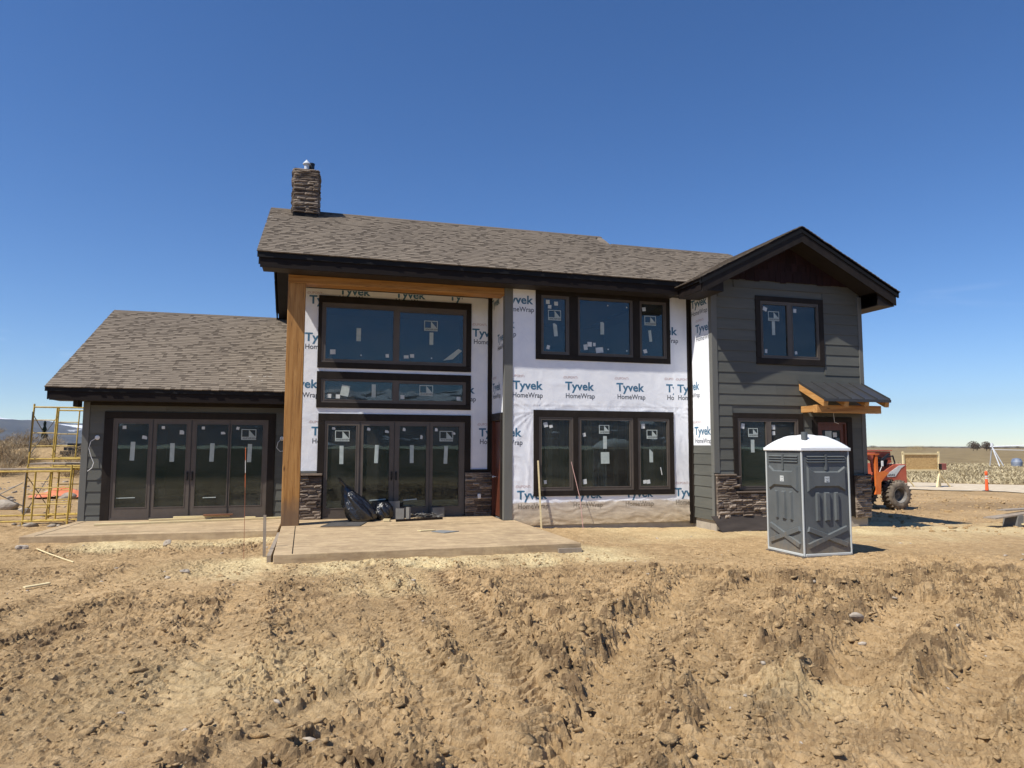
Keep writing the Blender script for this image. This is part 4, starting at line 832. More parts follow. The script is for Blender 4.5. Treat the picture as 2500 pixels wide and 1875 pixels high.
# ------------------------------------------------------------------ awning over the side entry (part of the house)
aw = MB(); AX0, AX1, AY, AZ0, AZ1 = 7.39, 9.36, -2.02, 3.455, 2.975
aw.prism([(YW-.02, AZ0), (AY, AZ1), (AY, AZ1-.035), (YW-.02, AZ0-.035)], lambda y, z, t: (t, y, z), AX0, AX1); awn = aw.build('awning_roof', MT['metalroof'], house)
for i in range(6):
    x = AX0+.012+(AX1-AX0-.024)*i/5; mb = MB(); mb.prism([(YW-.02, AZ0+.001), (AY-.01, AZ1+.001), (AY-.01, AZ1+.034), (YW-.02, AZ0+.034)], lambda y, z, t: (t, y, z), x-.012, x+.012); mb.build('standing_seam', MT['metalroof'], awn)
MB().box(AX0-.01, AX1+.01, AY-.022, AY-.002, AZ1-.07, AZ1-.0).build('drip_edge', MT['metalroof'], awn)
sl_ = (AZ0-AZ1)/(YW-AY)
for i in range(4):
    x = AX0+.07+(AX1-AX0-.14)*i/3; mb = MB(); mb.prism([(YW-.03, AZ0-.04), (AY+.02, AZ1-.04), (AY+.05, AZ1-.19), (YW-.03, AZ0-.215)], lambda y, z, t: (t, y, z), x-.065, x+.065); mb.build('rafter', MT['woody'], awn)
MB().cbox(AX0+.02, AX1+.0, -1.72, -1.57, 2.64, 2.835, .006).build('awning_beam', MT['woodx'], awn)
for x in (AX0+.09, AX1-.09): MB().cbox(x-.065, x+.065, -1.568, YW-.046, 2.66, 2.82, .006).build('bracket', MT['woody'], awn)
MB().tube([(8.25, -1.3, 2.85), (8.25, -1.3, 2.6), (8.27, -1.3, 2.42), (8.4, -1.3, 2.38)], .006, 6).build('hanging_wire', MT['white_pl'], awn)
# wire stubs for lights beside the long door
for x, pts in ((-9.605, [(-9.62, -.03, 1.94), (-9.72, -.06, 1.86), (-9.755, -.06, 1.7), (-9.7, -.05, 1.5), (-9.64, -.05, 1.36), (-9.67, -.05, 1.24), (-9.76, -.05, 1.16)]), (-5.44, [(-5.45, -.03, 1.94), (-5.53, -.07, 1.86), (-5.56, -.07, 1.72), (-5.48, -.06, 1.63), (-5.36, -.05, 1.64)])):
    o = MB().lathe([(0, 0), (.05, 0), (.055, -.02), (.04, -.035), (0, -.035)], (x, YG-.03, 1.95), 'y', 12).build('light_box', MT['white_pl'], house); MB().tube([(a, YG-.05+b, c) for a, b, c in pts], .008, 6).build('wire', MT['white_pl'], o)
# ------------------------------------------------------------------ patios
def slab(name, poly, z0, z1, joints=()):
    mb = MB(); mb.prism(poly, lambda x, y, t: (x, y, t), z0, z1); o = struct(mb.build(name, MT['patio'])); bv = o.modifiers.new('soft_edge', 'BEVEL'); bv.width = .012; bv.segments = 2
    for (x0, y0), (x1, y1) in joints:
        d = Vector((x1-x0, y1-y0, 0)).normalized(); n = Vector((-d.y, d.x, 0))*.008; mb = MB(); p, q = Vector((x0, y0, z1+.003)), Vector((x1, y1, z1+.003)); mb.add([p-n, q-n, q+n, p+n], [(0, 1, 2, 3)]); mb.build('control_joint', MT['flash'], o)
    return o
slab('patio_slab', [(-5.225, -4.25), (.18, -4.14), (.06, -.04), (-.22, -.04), (-.22, YR-.002), (-5.325, YR-.002)], -.3, 0, [((-5.0, -.1), (-4.93, -4.22)), ((-5.25, -3.6), (-4.945, -3.53)), ((-4.9, -.55), (.05, -.5))])
slab('patio_slab', [(-10.12, -.65), (-5.34, -.73), (-5.34, YG-.002), (-9.945, YG-.002)], -.3, -.004, [((-9.86, -.64), (-9.74, 2.1)), ((-9.9, -.36), (-5.36, -.43))])
MB().box(-5.335, -5.27, -4.1, -.9, -.2, -.03).build('form_board', MT['oldwood'])
tag(bpy.data.objects['form_board'], 'weathered form board left along the side edge of the patio slab', 'board')
# ------------------------------------------------------------------ portable toilet
GP = lambda nm, c, r=.42: M(nm, tuple(q*.92 for q in c), tuple(q*1.06 for q in c), (2.5, 2.5, 1.2), r, .06, (40, 40, 40), .002, .45)

m, t, b, o = nodes('grey_moulded_plastic'); n1 = noise(t, coords(t, (3, 3, 1.5)), 1, 5, .65); c = ramp(t, n1, [(.3, (.094, .104, .105)), (.7, (.126, .136, .136))])
z = sep(t, coords(t))[2]; f = math_(t, 'ADD', math_(t, 'MULTIPLY_ADD', z, -.55, -.1), math_(t, 'MULTIPLY', noise(t, coords(t, (9, 9, 5)), 1, 7, .75), .55)); c = mixc(t, ramp(t, f, [(.12, (0, 0, 0)), (.45, (.7, .7, .7))]), c, (.3, .22, .13))
t.links.new(c, b.inputs['Base Color']); t.links.new(ramp(t, n1, [(.3, (.36, .36, .36)), (.7, (.58, .58, .58))]), b.inputs['Roughness']); b.inputs['Specular IOR Level'].default_value = .45; bump(t, b, noise(t, coords(t, (70, 70, 70)), 1, 3), .12, .002); MT['pgrey'] = m
MT['pwhite'] = M('white_roof_plastic', (.82, .83, .82), rough=.4); MT['ptrim'] = M('pale_corner_trim', (.5, .52, .5), rough=.5); MT['pbase'] = M('dirty_skid', (.07, .06, .05), (.17, .13, .09), (6, 6, 6), .85)
PW, PD, PH, PZ = 1.06, 1.06, 1.97, .06
pot = thing('portable_toilet', 'grey portable toilet with white domed roof standing in the yard', 'portable toilet', (4.235, -5.16, -.315), .012)
def panel(wd):
    """one moulded wall, local x 0..wd, outward -y, z 0..PH"""
    mb = MB(); mb.box(.03, wd-.03, -.004, .03, .03, PH-.02)
    def bar(p, q, w, dep, y=-.004): # raised bar with sloped sides in the xz plane
        p, q = Vector((p[0], 0, p[1])), Vector((q[0], 0, q[1])); d = (q-p).normalized(); n = Vector((-d.z, 0, d.x)); s = .4*dep
        a = [p-n*w/2-d*s, q-n*w/2+d*s, q+n*w/2+d*s, p+n*w/2-d*s]; b = [p-n*(w/2-s)+d*s*.2, q-n*(w/2-s)-d*s*.2, q+n*(w/2-s)-d*s*.2, p+n*(w/2-s)+d*s*.2]
        mb.add([v+Vector((0, y, 0)) for v in a]+[v+Vector((0, y-dep, 0)) for v in b], [(4, 5, 6, 7), (0, 1, 5, 4), (1, 2, 6, 5), (2, 3, 7, 6), (3, 0, 4, 7)])
    e = .1
    bar((e, .19), (wd-e, .5), .105, .035); bar((e, .5), (wd-e, .19), .105, .033)
    for f in (.3, .5, .7): bar((wd*f, .66), (wd*f, 1.17), .085 if f != .5 else .12, .04)
    # raised upper field with chamfered lower corners
    fld = [(e, 1.19), (e+.16, 1.27), (wd-e-.16, 1.27), (wd-e, 1.19), (wd-e, 1.68), (wd-e-.15, 1.58), (e+.15, 1.58), (e, 1.68)]
    inn = [(e+.02, 1.225), (e+.17, 1.305), (wd-e-.17, 1.305), (wd-e-.02, 1.225), (wd-e-.02, 1.64), (wd-e-.16, 1.555), (e+.16, 1.555), (e+.02, 1.64)]
    n = len(fld); mb.add([(x, -.004, z) for x, z in fld]+[(x, -.042, z) for x, z in inn], [tuple(range(n, 2*n))]+[(i, (i+1) % n, (i+1) % n+n, i+n) for i in range(n)])
    for x0, x1 in ((e, wd/2-.03), (wd/2+.03, wd-e)):                # louvres
        for k in range(3): zc = 1.76+k*.05; mb.add([(x0, -.004, zc-.02), (x1, -.004, zc-.02), (x1, -.03, zc-.008), (x0, -.03, zc-.008), (x1, -.004, zc+.016), (x0, -.004, zc+.016)], [(0, 1, 2, 3), (3, 2, 4, 5)])
    mb.box(wd/2-.02, wd/2+.02, -.03, -.0045, 1.6, 1.9)
    return mb
def pl(mb, nm, mat, M4, parent, smooth=False):
    me = mb.mesh(nm, mat); return put(nm, me, parent, W[pot] @ M4)
walls = []
for nm, M4, wd_ in (('front_wall', T((0, 0, PZ)), PW), ('side_wall', T((0, PD, PZ)) @ Matrix.Rotation(-math.pi/2, 4, 'Z'), PD), ('rear_wall', T((PW, PD, PZ)) @ Matrix.Rotation(math.pi, 4, 'Z'), PW), ('side_wall', T((PW, 0, PZ)) @ Matrix.Rotation(math.pi/2, 4, 'Z'), PD)):
    walls.append(pl(panel(wd_), nm, MT['pgrey'], M4, pot))
for x, y in ((0, 0), (PW, 0), (0, PD), (PW, PD)): pl(MB().cbox(x-.016, x+.016, y-.016, y+.016, PZ, PZ+PH, .006), 'corner_trim', MT['ptrim'], Matrix.Identity(4), pot)
for b_ in ((.02, PW-.02, -.025, .02, PZ, PZ+.045), (.02, PW-.02, PD-.02, PD+.025, PZ, PZ+.045), (-.025, .02, .02, PD-.02, PZ, PZ+.045), (PW-.02, PW+.025, .02, PD-.02, PZ, PZ+.045)): pl(MB().cbox(*b_, .006), 'bottom_rim', MT['ptrim'], Matrix.Identity(4), pot)
base = pl(MB().cbox(-.05, PW+.05, -.04, PD+.04, .015, PZ-.002, .012), 'skid', MT['pbase'], Matrix.Identity(4), pot)
for y in (.0, PD-.12): pl(MB().cbox(-.08, PW+.07, y-.02, y+.13, -.06, .013, .01), 'runner', MT['pbase'], Matrix.Identity(4), base)
# domed roof
mb = MB(); n = 32; ov = .035; V = []; Fc = []
for j in range(n+1):
    for i in range(n+1):
        u, v_ = i/n*2-1, j/n*2-1; r = max(abs(u), abs(v_)); dome = .245*(1-abs(u)**2.8)**.6*(1-abs(v_)**2.8)**.6
        rib = .016*(math.cos(u*13) > .55)*(r < .82)*(1-r)
        V.append((PW/2+u*(PW/2+ov), PD/2+v_*(PD/2+ov), PZ+PH+.055+dome+rib))
for j in range(n):
    for i in range(n): a = j*(n+1)+i; Fc.append((a, a+1, a+n+2, a+n+1))
mb.add(V, Fc); roofo = pl(mb, 'roof', MT['pwhite'], Matrix.Identity(4), pot); roofo.data.polygons.foreach_set('use_smooth', [True]*len(roofo.data.polygons))
pl(MB().cbox(-ov-.005, PW+ov+.005, -ov-.005, PD+ov+.005, PZ+PH-.005, PZ+PH+.056, .008), 'roof_rim', MT['pwhite'], Matrix.Identity(4), roofo)
pl(MB().lathe([(0, 0), (.062, 0), (.058, .2), (.05, .205), (.05, .16), (0, .16)], (.2, .15, PZ+PH+.15), n=18), 'vent_pipe', MT['pgrey'], Matrix.Identity(4), roofo)
for o, wd_ in ((walls[0], PW), (walls[1], PD)):
    mb = MB(); mb.box(wd_/2-.06, wd_/2+.05, -.0445, -.0425, 1.37, 1.48); mt = W[o]; s_ = put('sticker', mb.mesh('sticker', MT['white']), o, mt)
    if wd_ == PW:
        mb = MB(); mb.tube([(wd_/2-.04+.07*k/8, -.0455, 1.455-.02*math.sin(k/8*math.pi)) for k in range(9)], .003, 4); mb.tube([(wd_/2-.03+.05*k/8, -.0455, 1.405-.018*math.sin(k/8*math.pi)) for k in range(9)], .004, 4); put('sticker_print', mb.mesh('sticker_print', MT['ink']), o, mt)
# ------------------------------------------------------------------ stakes, rods, leaning board
def leanbox(name, p, q, w, h, mat, label, cat): o = MB().bar(p, q, w, h, (0, 1, 0)).build(name, mat); return tag(o, label, cat)
leanbox('wooden_stake', (.67, -.24, -.24), (.64, -.06, 1.43), .035, .02, MT['lumber'], 'pale wooden stake leaning on the left pane frame of the lower triple window', 'stake')
o = MB().tube([(1.72, -.3, -.25), (1.68, -.2, .5), (1.5, -.07, 1.4)], .008, 6).build('marker_rod', M('pink_rod', (.55, .3, .26), (.62, .4, .35), (9, 9, 4), .6)); tag(o, 'thin pinkish rod leaning below the middle pane of the lower triple window', 'rod')
leanbox('survey_stake', (-5.42, -3.35, -.35), (-5.435, -3.33, .56), .05, .022, MT['oldwood'], 'grey wooden survey stake driven in at the corner of the patio slab', 'stake')
mb = MB().tube([(-5.75, -3.4, -.3), (-5.77, -3.38, .9), (-5.79, -3.36, 1.75)], .0045, 6); o = mb.build('rebar_rod', M('rusty_rod', (.3, .1, .05), (.4, .16, .08), (5, 5, 9), .7)); tag(o, 'thin rusty rod with an orange and white top standing beside the survey stake', 'rod')
for i, (c, z0) in enumerate((((.65, .16, .05), 1.05), ((.75, .72, .68), 1.3), ((.65, .16, .05), 1.52))): MB().tube([(-5.77-.02*(z0-.9), -3.38, z0), (-5.772-.02*(z0-.68), -3.377, z0+.22)], .0055, 6).build('paint_band', M('band_paint', c, rough=.6), o)
mb = MB(); mb.prism([(4.93, -.30), (6.75, -.25), (6.9, .13), (4.72, .09)], lambda x, z, t: (x, -1.30+(z+.3)*.35+t, z), 0, .025); tag(mb.build('leaning_board', M('dark_board', (.045, .036, .03), (.07, .057, .048), (2, 8, 8), .7, .2, (10, 40, 40), .003)), 'long dark board leaning on the foot of the stone below the bay window', 'board')
# ------------------------------------------------------------------ things lying on the patios
def flat(name, poly, z0, th, mat, label, cat, group=None): mb = MB(); mb.prism(poly, lambda x, y, t: (x, y, t), z0, z0+th); o = mb.build(name, mat); return tag(o, label, cat, group)
flat('rubber_mat', [(-4.47, -.40), (-3.62, -.46), (-3.42, .30), (-4.2, .35)], .006, .012, M('dark_sheet', (.07, .065, .06), (.1, .095, .09), (5, 5, 5), .6), 'dark flat sheet lying on the patio in front of the black trash bag', 'sheet')
flat('tile_offcut', [(-2.03, -2.17), (-1.68, -1.94), (-2.04, -1.70), (-2.25, -1.85)], .006, .01, M('grey_tile', (.24, .25, .25), rough=.5), 'small grey tile lying out on the open patio slab', 'tile')
flat('wood_scrap', [(-2.52, -1.66), (-2.2, -1.58), (-2.12, -1.67), (-2.46, -1.76)], .006, .018, MT['lumber'], 'pale wood scrap beside the small grey tile on the patio', 'scrap')
leanbox('dark_batten', (-2.75, .28, .03), (-1.6, .56, .03), .05, .04, MT['dark'], 'thin dark batten lying on the patio in front of the stacked trim offcuts', 'batten')
mb = MB(); mb.bar((-9.28, 1.06, .018), (-5.36, 1.75, .018), .12, .035); tag(mb.build('pine_board', MT['lumber']), 'longest pale pine board lying diagonally on the low patio beside the post', 'board')
mb = MB(); mb.bar((-8.35, 1.84, .02), (-7.0, 2.02, .02), .11, .038); tag(mb.build('pine_board', MT['lumber']), 'short pale pine board lying against the sill of the long sliding door', 'board')
mb = MB(); mb.bar((-7.85, 1.98, .06), (-6.6, 2.03, .06), .08, .036); tag(mb.build('pine_board', MT['lumber']), 'pale pine board stacked beneath the brown board at the long sliding door', 'board')
mb = MB(); mb.bar((-7.18, 1.93, .10), (-6.52, 1.95, .10), .14, .03); tag(mb.build('brown_board', M('brown_trim_board', (.16, .07, .035), (.22, .1, .05), (3, 20, 20), .6)), 'short reddish brown board on top of the pine boards at the long sliding door', 'board')
mb = MB(); mb.bar((-6.25, 1.98, .02), (-6.0, 1.99, .02), .1, .03); tag(mb.build('pine_offcut', MT['lumber']), 'small pine offcut lying by itself at the right foot of the long sliding door', 'offcut')
# black trash bag: gathered sack with a knotted neck
MT['bag'] = M('black_polythene', (.008, .008, .009), (.014, .014, .015), (4, 4, 4), .27, .8, (8, 8, 6), .06, 1.0)
def sack(name, base, R, H, lean, label, seed, neck=True, sq=(1, 1)):
    nu, nw = 96, 44; V = []; F = []
    prof = [(0, .0), (.75, .0), (1.0, .06), (1.04, .2), (.98, .36), (.84, .52), (.62, .68), (.36, .82), (.16, .92), (.085, .97), (.10, 1.04), (.13, 1.12), (.0, 1.12)] if neck else [(0, 0), (.8, .0), (1, .15), (1.05, .4), (.95, .7), (.6, .95), (.15, 1.05), (0, 1.05)]
    P = catmull(prof, 9); P[:, 1] = np.maximum(P[:, 1], 0); P[:, 0] = np.maximum(P[:, 0], 0); m = len(P)
    A = np.linspace(0, 2*np.pi, nu, endpoint=False)
    for i, (r, h) in enumerate(P):
        fold = 1+.16*fbm(np.cos(A)*1.6+h*2+seed, np.sin(A)*1.6+seed, seed, 3)+.10*(1-np.abs(perlin(A*5+h*3, A*0+h*3+seed, seed+3)))*(.3+h)-.06
        rr = r*R*fold
        for a, q in zip(A, rr): V.append((base[0]+math.cos(a)*q*sq[0]+lean[0]*h**1.6, base[1]+math.sin(a)*q*sq[1]+lean[1]*h**1.6, base[2]+h*H))
    for i in range(m-1):
        for k in range(nu): F.append((i*nu+k, i*nu+(k+1) % nu, (i+1)*nu+(k+1) % nu, (i+1)*nu+k))
    mb = MB(); mb.add(V, F); o = mb.build(name, MT['bag'], smooth=True); return tag(o, label, 'trash bag')
sack('trash_bag', (-3.52, .62, .005), .335, .84, (-.42, -.05), 'tall black trash bag with its knotted neck pointing up by the porch doors', 3, sq=(1, .85))
sack('trash_bag', (-3.02, .95, .005), .24, .42, (.02, 0), 'small round black trash bag tucked behind the tall one', 9, False)
# trim offcuts and clutter by the porch door
MT['cut'] = M('grey_trim_offcut', (.15, .145, .135), (.19, .185, .17), (6, 6, 6), .6)
def channel(p, w, h, d, rz, label):
    mb = MB(); mb.box(-w/2, w/2, -.012, 0, 0, h); mb.box(-w/2, -w/2+.012, 0, d, 0, h); mb.box(w/2-.012, w/2, 0, d, 0, h); o = mb.build('trim_offcut', MT['cut'], None, T(p) @ Matrix.Rotation(rz, 4, 'Z')); tag(o, label, 'offcut', 'trim offcuts standing by the porch doors')
channel((-2.72, .98, .005), .26, .42, .12, .15, 'tallest grey trim offcut standing on end beside the small round bag'); channel((-2.62, .66, .005), .2, .27, .1, -.3, 'middle-height grey trim offcut standing in front of the tallest one'); channel((-2.4, .55, .005), .05, .3, .12, .5, 'narrow upright grey trim offcut at the end of the row'); channel((-1.62, 1.05, .005), .3, .24, .1, .1, 'grey trim offcut standing by itself below the right door panel')
flat('paper_scrap', [(-3.05, .35), (-2.9, .32), (-2.86, .43), (-3.0, .47)], .01, .05, MT['lumber'], 'crumpled pale scrap lying at the foot of the trash bags', 'scrap')
mb = MB(); r_ = random.Random(4)
for k in range(26):
    x, y = -1.95+r_.gauss(0, .2), .95+r_.gauss(0, .09); a = r_.uniform(0, 3); mb.bar((x-.1*math.cos(a), y-.1*math.sin(a), .02+.11*r_.random()), (x+.1*math.cos(a), y+.1*math.sin(a), .02+.12*r_.random()), .03, .012)
stuff(mb.build('offcut_heap', MT['cut']))
# ------------------------------------------------------------------ scaffold beside the low wing
MT['yel'] = M('yellow_scaffold_paint', (.42, .28, .05), (.62, .44, .1), (9, 9, 9), .5); MT['brace'] = M('grey_brace', (.13, .125, .115), (.2, .19, .17), (9, 9, 9), .5, metal=.4)
def sframe(parent, x, y, z, w, h, rungs, lean=0):
    fr = MB(); L = lambda zz: x+lean*(zz-z)
    for dx in (0, w): fr.tube([(x+dx, y, z), (L(z+h)+dx, y, z+h)], .022, 8)
    for zz in (z+h-.08, z+.12): fr.tube([(L(zz), y, zz), (L(zz)+w, y, zz)], .02, 8)
    fr.tube([(L(z)+w*.33, y, z+.12), (L(z+h)+w*.33, y, z+h-.08)], .018, 8)
    for k in range(rungs): zz = z+.12+(h-.2)*(k+1)/(rungs+1); fr.tube([(L(zz)+w*.0, y, zz), (L(zz)+w*.33, y, zz)], .014, 6)
    return fr.build('frame', MT['yel'], parent)
tow = thing('scaffold_tower', 'two-level yellow scaffold tower standing behind the corner of the low wing', 'scaffold', (-11.4, 4.5, -.25))
for lv in range(2):
    for y in (3.66, 5.4): sframe(tow, -11.57+(.06*lv), y, -.22+1.52*lv, 1.55, 1.5, 3, .03)
    for a, b in ((.25, 1.25), (1.25, .25)): MB().tube([(-11.55+.06*lv, 3.66, -.22+1.52*lv+a), (-11.55+.06*lv, 5.4, -.22+1.52*lv+b)], .012, 6).build('cross_brace', MT['brace'], tow)
    MB().tube([(-11.56+.06*lv, 3.6, -.22+1.52*lv+.3), (-11.54+.06*lv, 3.62, -.22+1.52*lv+1.3)], .014, 6).build('loose_brace', MT['brace'], tow)
for y in (4.1, 4.45, 4.8): MB().cbox(-11.6, -9.96, y-.12, y+.14, 1.27, 1.31, .005).build('scaffold_plank', MT['oldwood'], tow)
low = thing('scaffold_section', 'single-level yellow scaffold section in front of the scaffold tower', 'scaffold', (-11.5, 3.3, -.25))
for y in (3.35, 5.0):
    fr = MB(); 
    for x in (-10.5, -11.28, -12.75): fr.tube([(x, y, -.22), (x+.04, y, 1.27 if x != -11.28 else 1.1)], .022, 8)
    for zz in (1.12, -.09): fr.tube([(-12.75, y, zz), (-10.48, y, zz)], .022, 8)
    for zz in (.72, .32): fr.tube([(-11.28, y, zz), (-10.49, y, zz)], .016, 6)
    fr.build('frame', MT['yel'], low)
for a, b in ((-12.5, -11.5), (-11.5, -12.5)): MB().tube([(a, 3.36, .85), (b, 3.4, .28)], .013, 6).build('cross_brace', MT['brace'], low)
MB().cbox(-12.7, -10.55, 3.6, 3.9, 1.145, 1.185, .005).build('scaffold_plank', MT['oldwood'], low)
# orange tarp, boulders and dark stack behind the scaffold
nx_, ny_ = 26, 18; mb = MB(); xs = np.linspace(-14.7, -12.7, nx_); ys = np.linspace(12.9, 14.9, ny_); XX, YY = np.meshgrid(xs, ys); ZZ = ground(XX.ravel(), YY.ravel()).reshape(XX.shape)+.03+.42*np.exp(-((XX+13.6)/.9)**2-((YY-13.8)/.7)**2)*(.6+.7*np.abs(perlin(XX*2.2, YY*2.2, 8)))+.05*np.abs(perlin(XX*5, YY*5, 9))
mb.add([(a, b, c) for a, b, c in zip(XX.ravel(), YY.ravel(), ZZ.ravel())], [(j*nx_+i, j*nx_+i+1, (j+1)*nx_+i+1, (j+1)*nx_+i) for j in range(ny_-1) for i in range(nx_-1)]); tag(mb.build('tarp', M('orange_tarp', (.62, .17, .07), (.75, .26, .13), (2, 2, 2), .55), smooth=True), 'crumpled orange tarp spread on the ground behind the scaffold', 'tarp')
def boulder(x, y, s, label, seed):
    v, f = ico(3); r = np.random.default_rng(seed); k = r.standard_normal((6, 3)); d = sum(np.clip(v @ (q/np.linalg.norm(q))-.55, 0, 1)[:, None]*(-.8) for q in k)
    v = v*(1+d)*np.array([1.3, 1, .75])*s+np.array([x, y, gh(x, y)+s*.3]); mb = MB(); mb.add(v.tolist(), f.tolist()); o = mb.build('boulder', MT['rock']); tag(o, label, 'boulder', 'boulders on the stony ground behind the scaffold')
boulder(-13.8, 8.9, .33, 'largest pale boulder lying left of the scaffold section', 1); boulder(-13.4, 13.0, .24, 'pale boulder lying right beside the orange tarp', 2); boulder(-12.9, 7.6, .16, 'small pale boulder below the scaffold plank', 3); boulder(-14.9, 15.8, .2, 'pale boulder lying behind the orange tarp', 5)
st = thing('roofing_stack', 'stack of black sheets lying on the dirt mound behind the scaffold tower', 'stack', (-16.4, 29.5, 1.2))
for k in range(6): MB().box(-18.6+.12*(k % 3)+.05*k, -12.5, 28.2, 30.6, .55+.22*k, .55+.22*k+.19).build('sheet', MT['black'], st)
# ------------------------------------------------------------------ telehandler behind the house corner
MT['tred'] = M('faded_red_paint', (.40, .075, .04), (.52, .14, .08), (2, 2, 2), .5, .1, (30, 30, 30), .003); MT['torange'] = M('orange_paint', (.62, .14, .025), (.72, .2, .045), (3, 3, 3), .45); MT['tyre'] = M('dusty_rubber', (.09, .075, .058), (.24, .195, .145), (5, 5, 5), .9, .4, (20, 20, 20), .01)
YT = 4.815; ZT = -.5
tel = thing('telehandler', 'red and orange telehandler parked behind the corner of the house', 'telehandler', (15, 6, ZT))
def wheel(x, y, s=-1):
    """s: outward side along y"""
    mb = MB(); R = .52; prof = [(.27, 0), (.3, .02), (.42, .03), (.49, -.01), (.515, -.06), (.52, -.2), (.515, -.34), (.49, -.39), (.3, -.4)]; o = mb.lathe([(r, s*h) for r, h in prof], (x, y, ZT+R), 'y', 40).build('wheel', MT['tyre'], tel, smooth=True)
    for k in range(22):
        a = 2*math.pi*k/22; lg = MB()
        for side in (0, 1):
            t0 = a+(math.pi/22 if side else 0); p = [(t0, -.015 if not side else -.385), (t0+.11, -.21 if not side else -.19)]; pts = []
            for ang, h in p: pts.append(Vector((x+.525*math.cos(ang), y+s*h, ZT+R+.525*math.sin(ang))))
            lg.bar(pts[0], pts[1], .05, .06, (math.cos(t0), 0, math.sin(t0)))
        lg.build('tread_lug', MT['tyre'], o)
    MB().lathe([(0, s*-.12), (.1, s*-.12), (.12, s*-.16), (.22, s*-.2), (.24, s*-.02), (.285, s*.025), (.285, s*-.03)], (x, y, ZT+R), 'y', 28).build('rim', M('rim_paint', (.045, .042, .04), (.3, .28, .25), (3, 3, 3), .6), o)
    return o
WX = 16.2
for x in (WX, WX-2.7): wheel(x, YT, -1); wheel(x, YT+2.0, 1)
ch_ = MB().box(WX-3.6, WX+.25, YT+.45, YT+1.55, .05, .5).build('chassis', MT['flash'], tel)
def metal_plate(name, poly, y0, y1, mat, parent=tel): mb = MB(); mb.prism(poly, lambda x, z, t: (x, t, z), y0, y1); return mb.build(name, mat, parent)
for y in (YT+.1, YT+1.85): metal_plate('rear_side_panel', [(15.5, .83), (16.05, 1.12), (16.62, 1.155), (16.65, .05), (16.45, .05), (16.3, .3), (15.95, .62), (15.6, .55)], y, y+.05, MT['tred'])
metal_plate('counterweight', [(16.46, .0), (16.7, .0), (16.66, 1.15), (16.42, 1.13)], YT+.16, YT+1.84, MT['tred'])
metal_plate('stripe_decal', [(15.72, .68), (15.74, .79), (16.3, 1.105), (16.58, 1.115), (16.38, 1.0), (16.1, .69)], YT+.085, YT+.098, MT['white'])
tm = text_mesh('6042', .16, .003); mb = MB(); mb.add([(15.77+v.co.x, YT+.08, .715+v.co.y*.7) for v in tm.vertices], [tuple(p.vertices) for p in tm.polygons]); bpy.data.meshes.remove(tm); mb.build('number', MT['tydark'], tel)
# boom with its raised tail
metal_plate('boom', [(11.2, 1.32), (11.2, 1.58), (16.45, 1.62), (16.5, 1.2), (16.2, 1.12), (15.9, 1.3)], YT+.65, YT+1.2, MT['tred']); metal_plate('boom_top_plate', [(11.2, 1.6), (16.45, 1.64), (16.45, 1.675), (11.2, 1.635)], YT+.55, YT+1.3, MT['tred'])
metal_plate('boom_gusset', [(14.9, 1.6), (15.6, 1.6), (15.45, 1.35), (15.5, .85), (15.42, .85), (15.36, 1.3), (15.1, 1.42), (14.95, 1.35)], YT+.45, YT+.5, MT['tred'])
MB().tube([(15.55, YT+.5, 1.1), (16.25, YT+.5, 1.52)], .05, 10).build('lift_cylinder', MT['black'], tel); MB().tube([(15.6, YT+.45, 1.38), (15.9, YT+.42, 1.28), (16.1, YT+.45, 1.4), (16.42, YT+.5, 1.45), (16.5, YT+.5, 1.2), (16.42, YT+.5, 1.05)], .03, 8).build('hose', MT['black'], tel)
metal_plate('engine_cover', [(15.45, 1.05), (15.8, 1.42), (16.2, 1.3), (16.1, 1.05)], YT+.5, YT+.6, MT['flash'])
# cab posts and step
for y in (YT-.02, YT+.8):
    MB().cbox(15.13, 15.25, y, y+.09, .06, 1.5, .01).build('cab_post', MT['torange'], tel); MB().cbox(13.9, 14.0, y, y+.09, .3, 1.5, .01).build('cab_post', MT['torange'], tel)
metal_plate('cab_side_plate', [(15.12, .86), (15.55, .9), (15.72, .84), (15.5, .66), (15.35, .5), (15.32, .06), (15.06, .06), (15.12, .2)], YT-.03, YT+.03, MT['torange']); metal_plate('cab_roof', [(13.85, 1.46), (15.3, 1.5), (15.3, 1.54), (13.85, 1.52)], YT-.04, YT+.92, MT['torange'])
metal_plate('cab_floor', [(13.9, .3), (15.1, .3), (15.1, .36), (13.9, .36)], YT, YT+.9, MT['flash']); metal_plate('seat', [(14.3, .36), (14.8, .36), (14.8, .7), (14.65, .7), (14.4, .74), (14.35, 1.25), (14.22, 1.25)], YT+.2, YT+.7, MT['black'])
MB().tube([(15.32, YT, .88), (15.45, YT-.02, 1.15)], .012, 6).build('mirror_arm', MT['white_pl'], tel); MB().cbox(15.38, 15.48, YT-.04, YT-.02, 1.08, 1.28, .008).build('mirror', MT['white_pl'], tel)
metal_plate('step', [(14.75, .02), (15.05, .02), (15.05, .06), (14.75, .06)], YT-.05, YT+.2, MT['flash']); metal_plate('belly_box', [(14.3, .02), (15.05, .02), (15.05, .8), (14.3, .5)], YT+.12, YT+.5, MT['flash'])
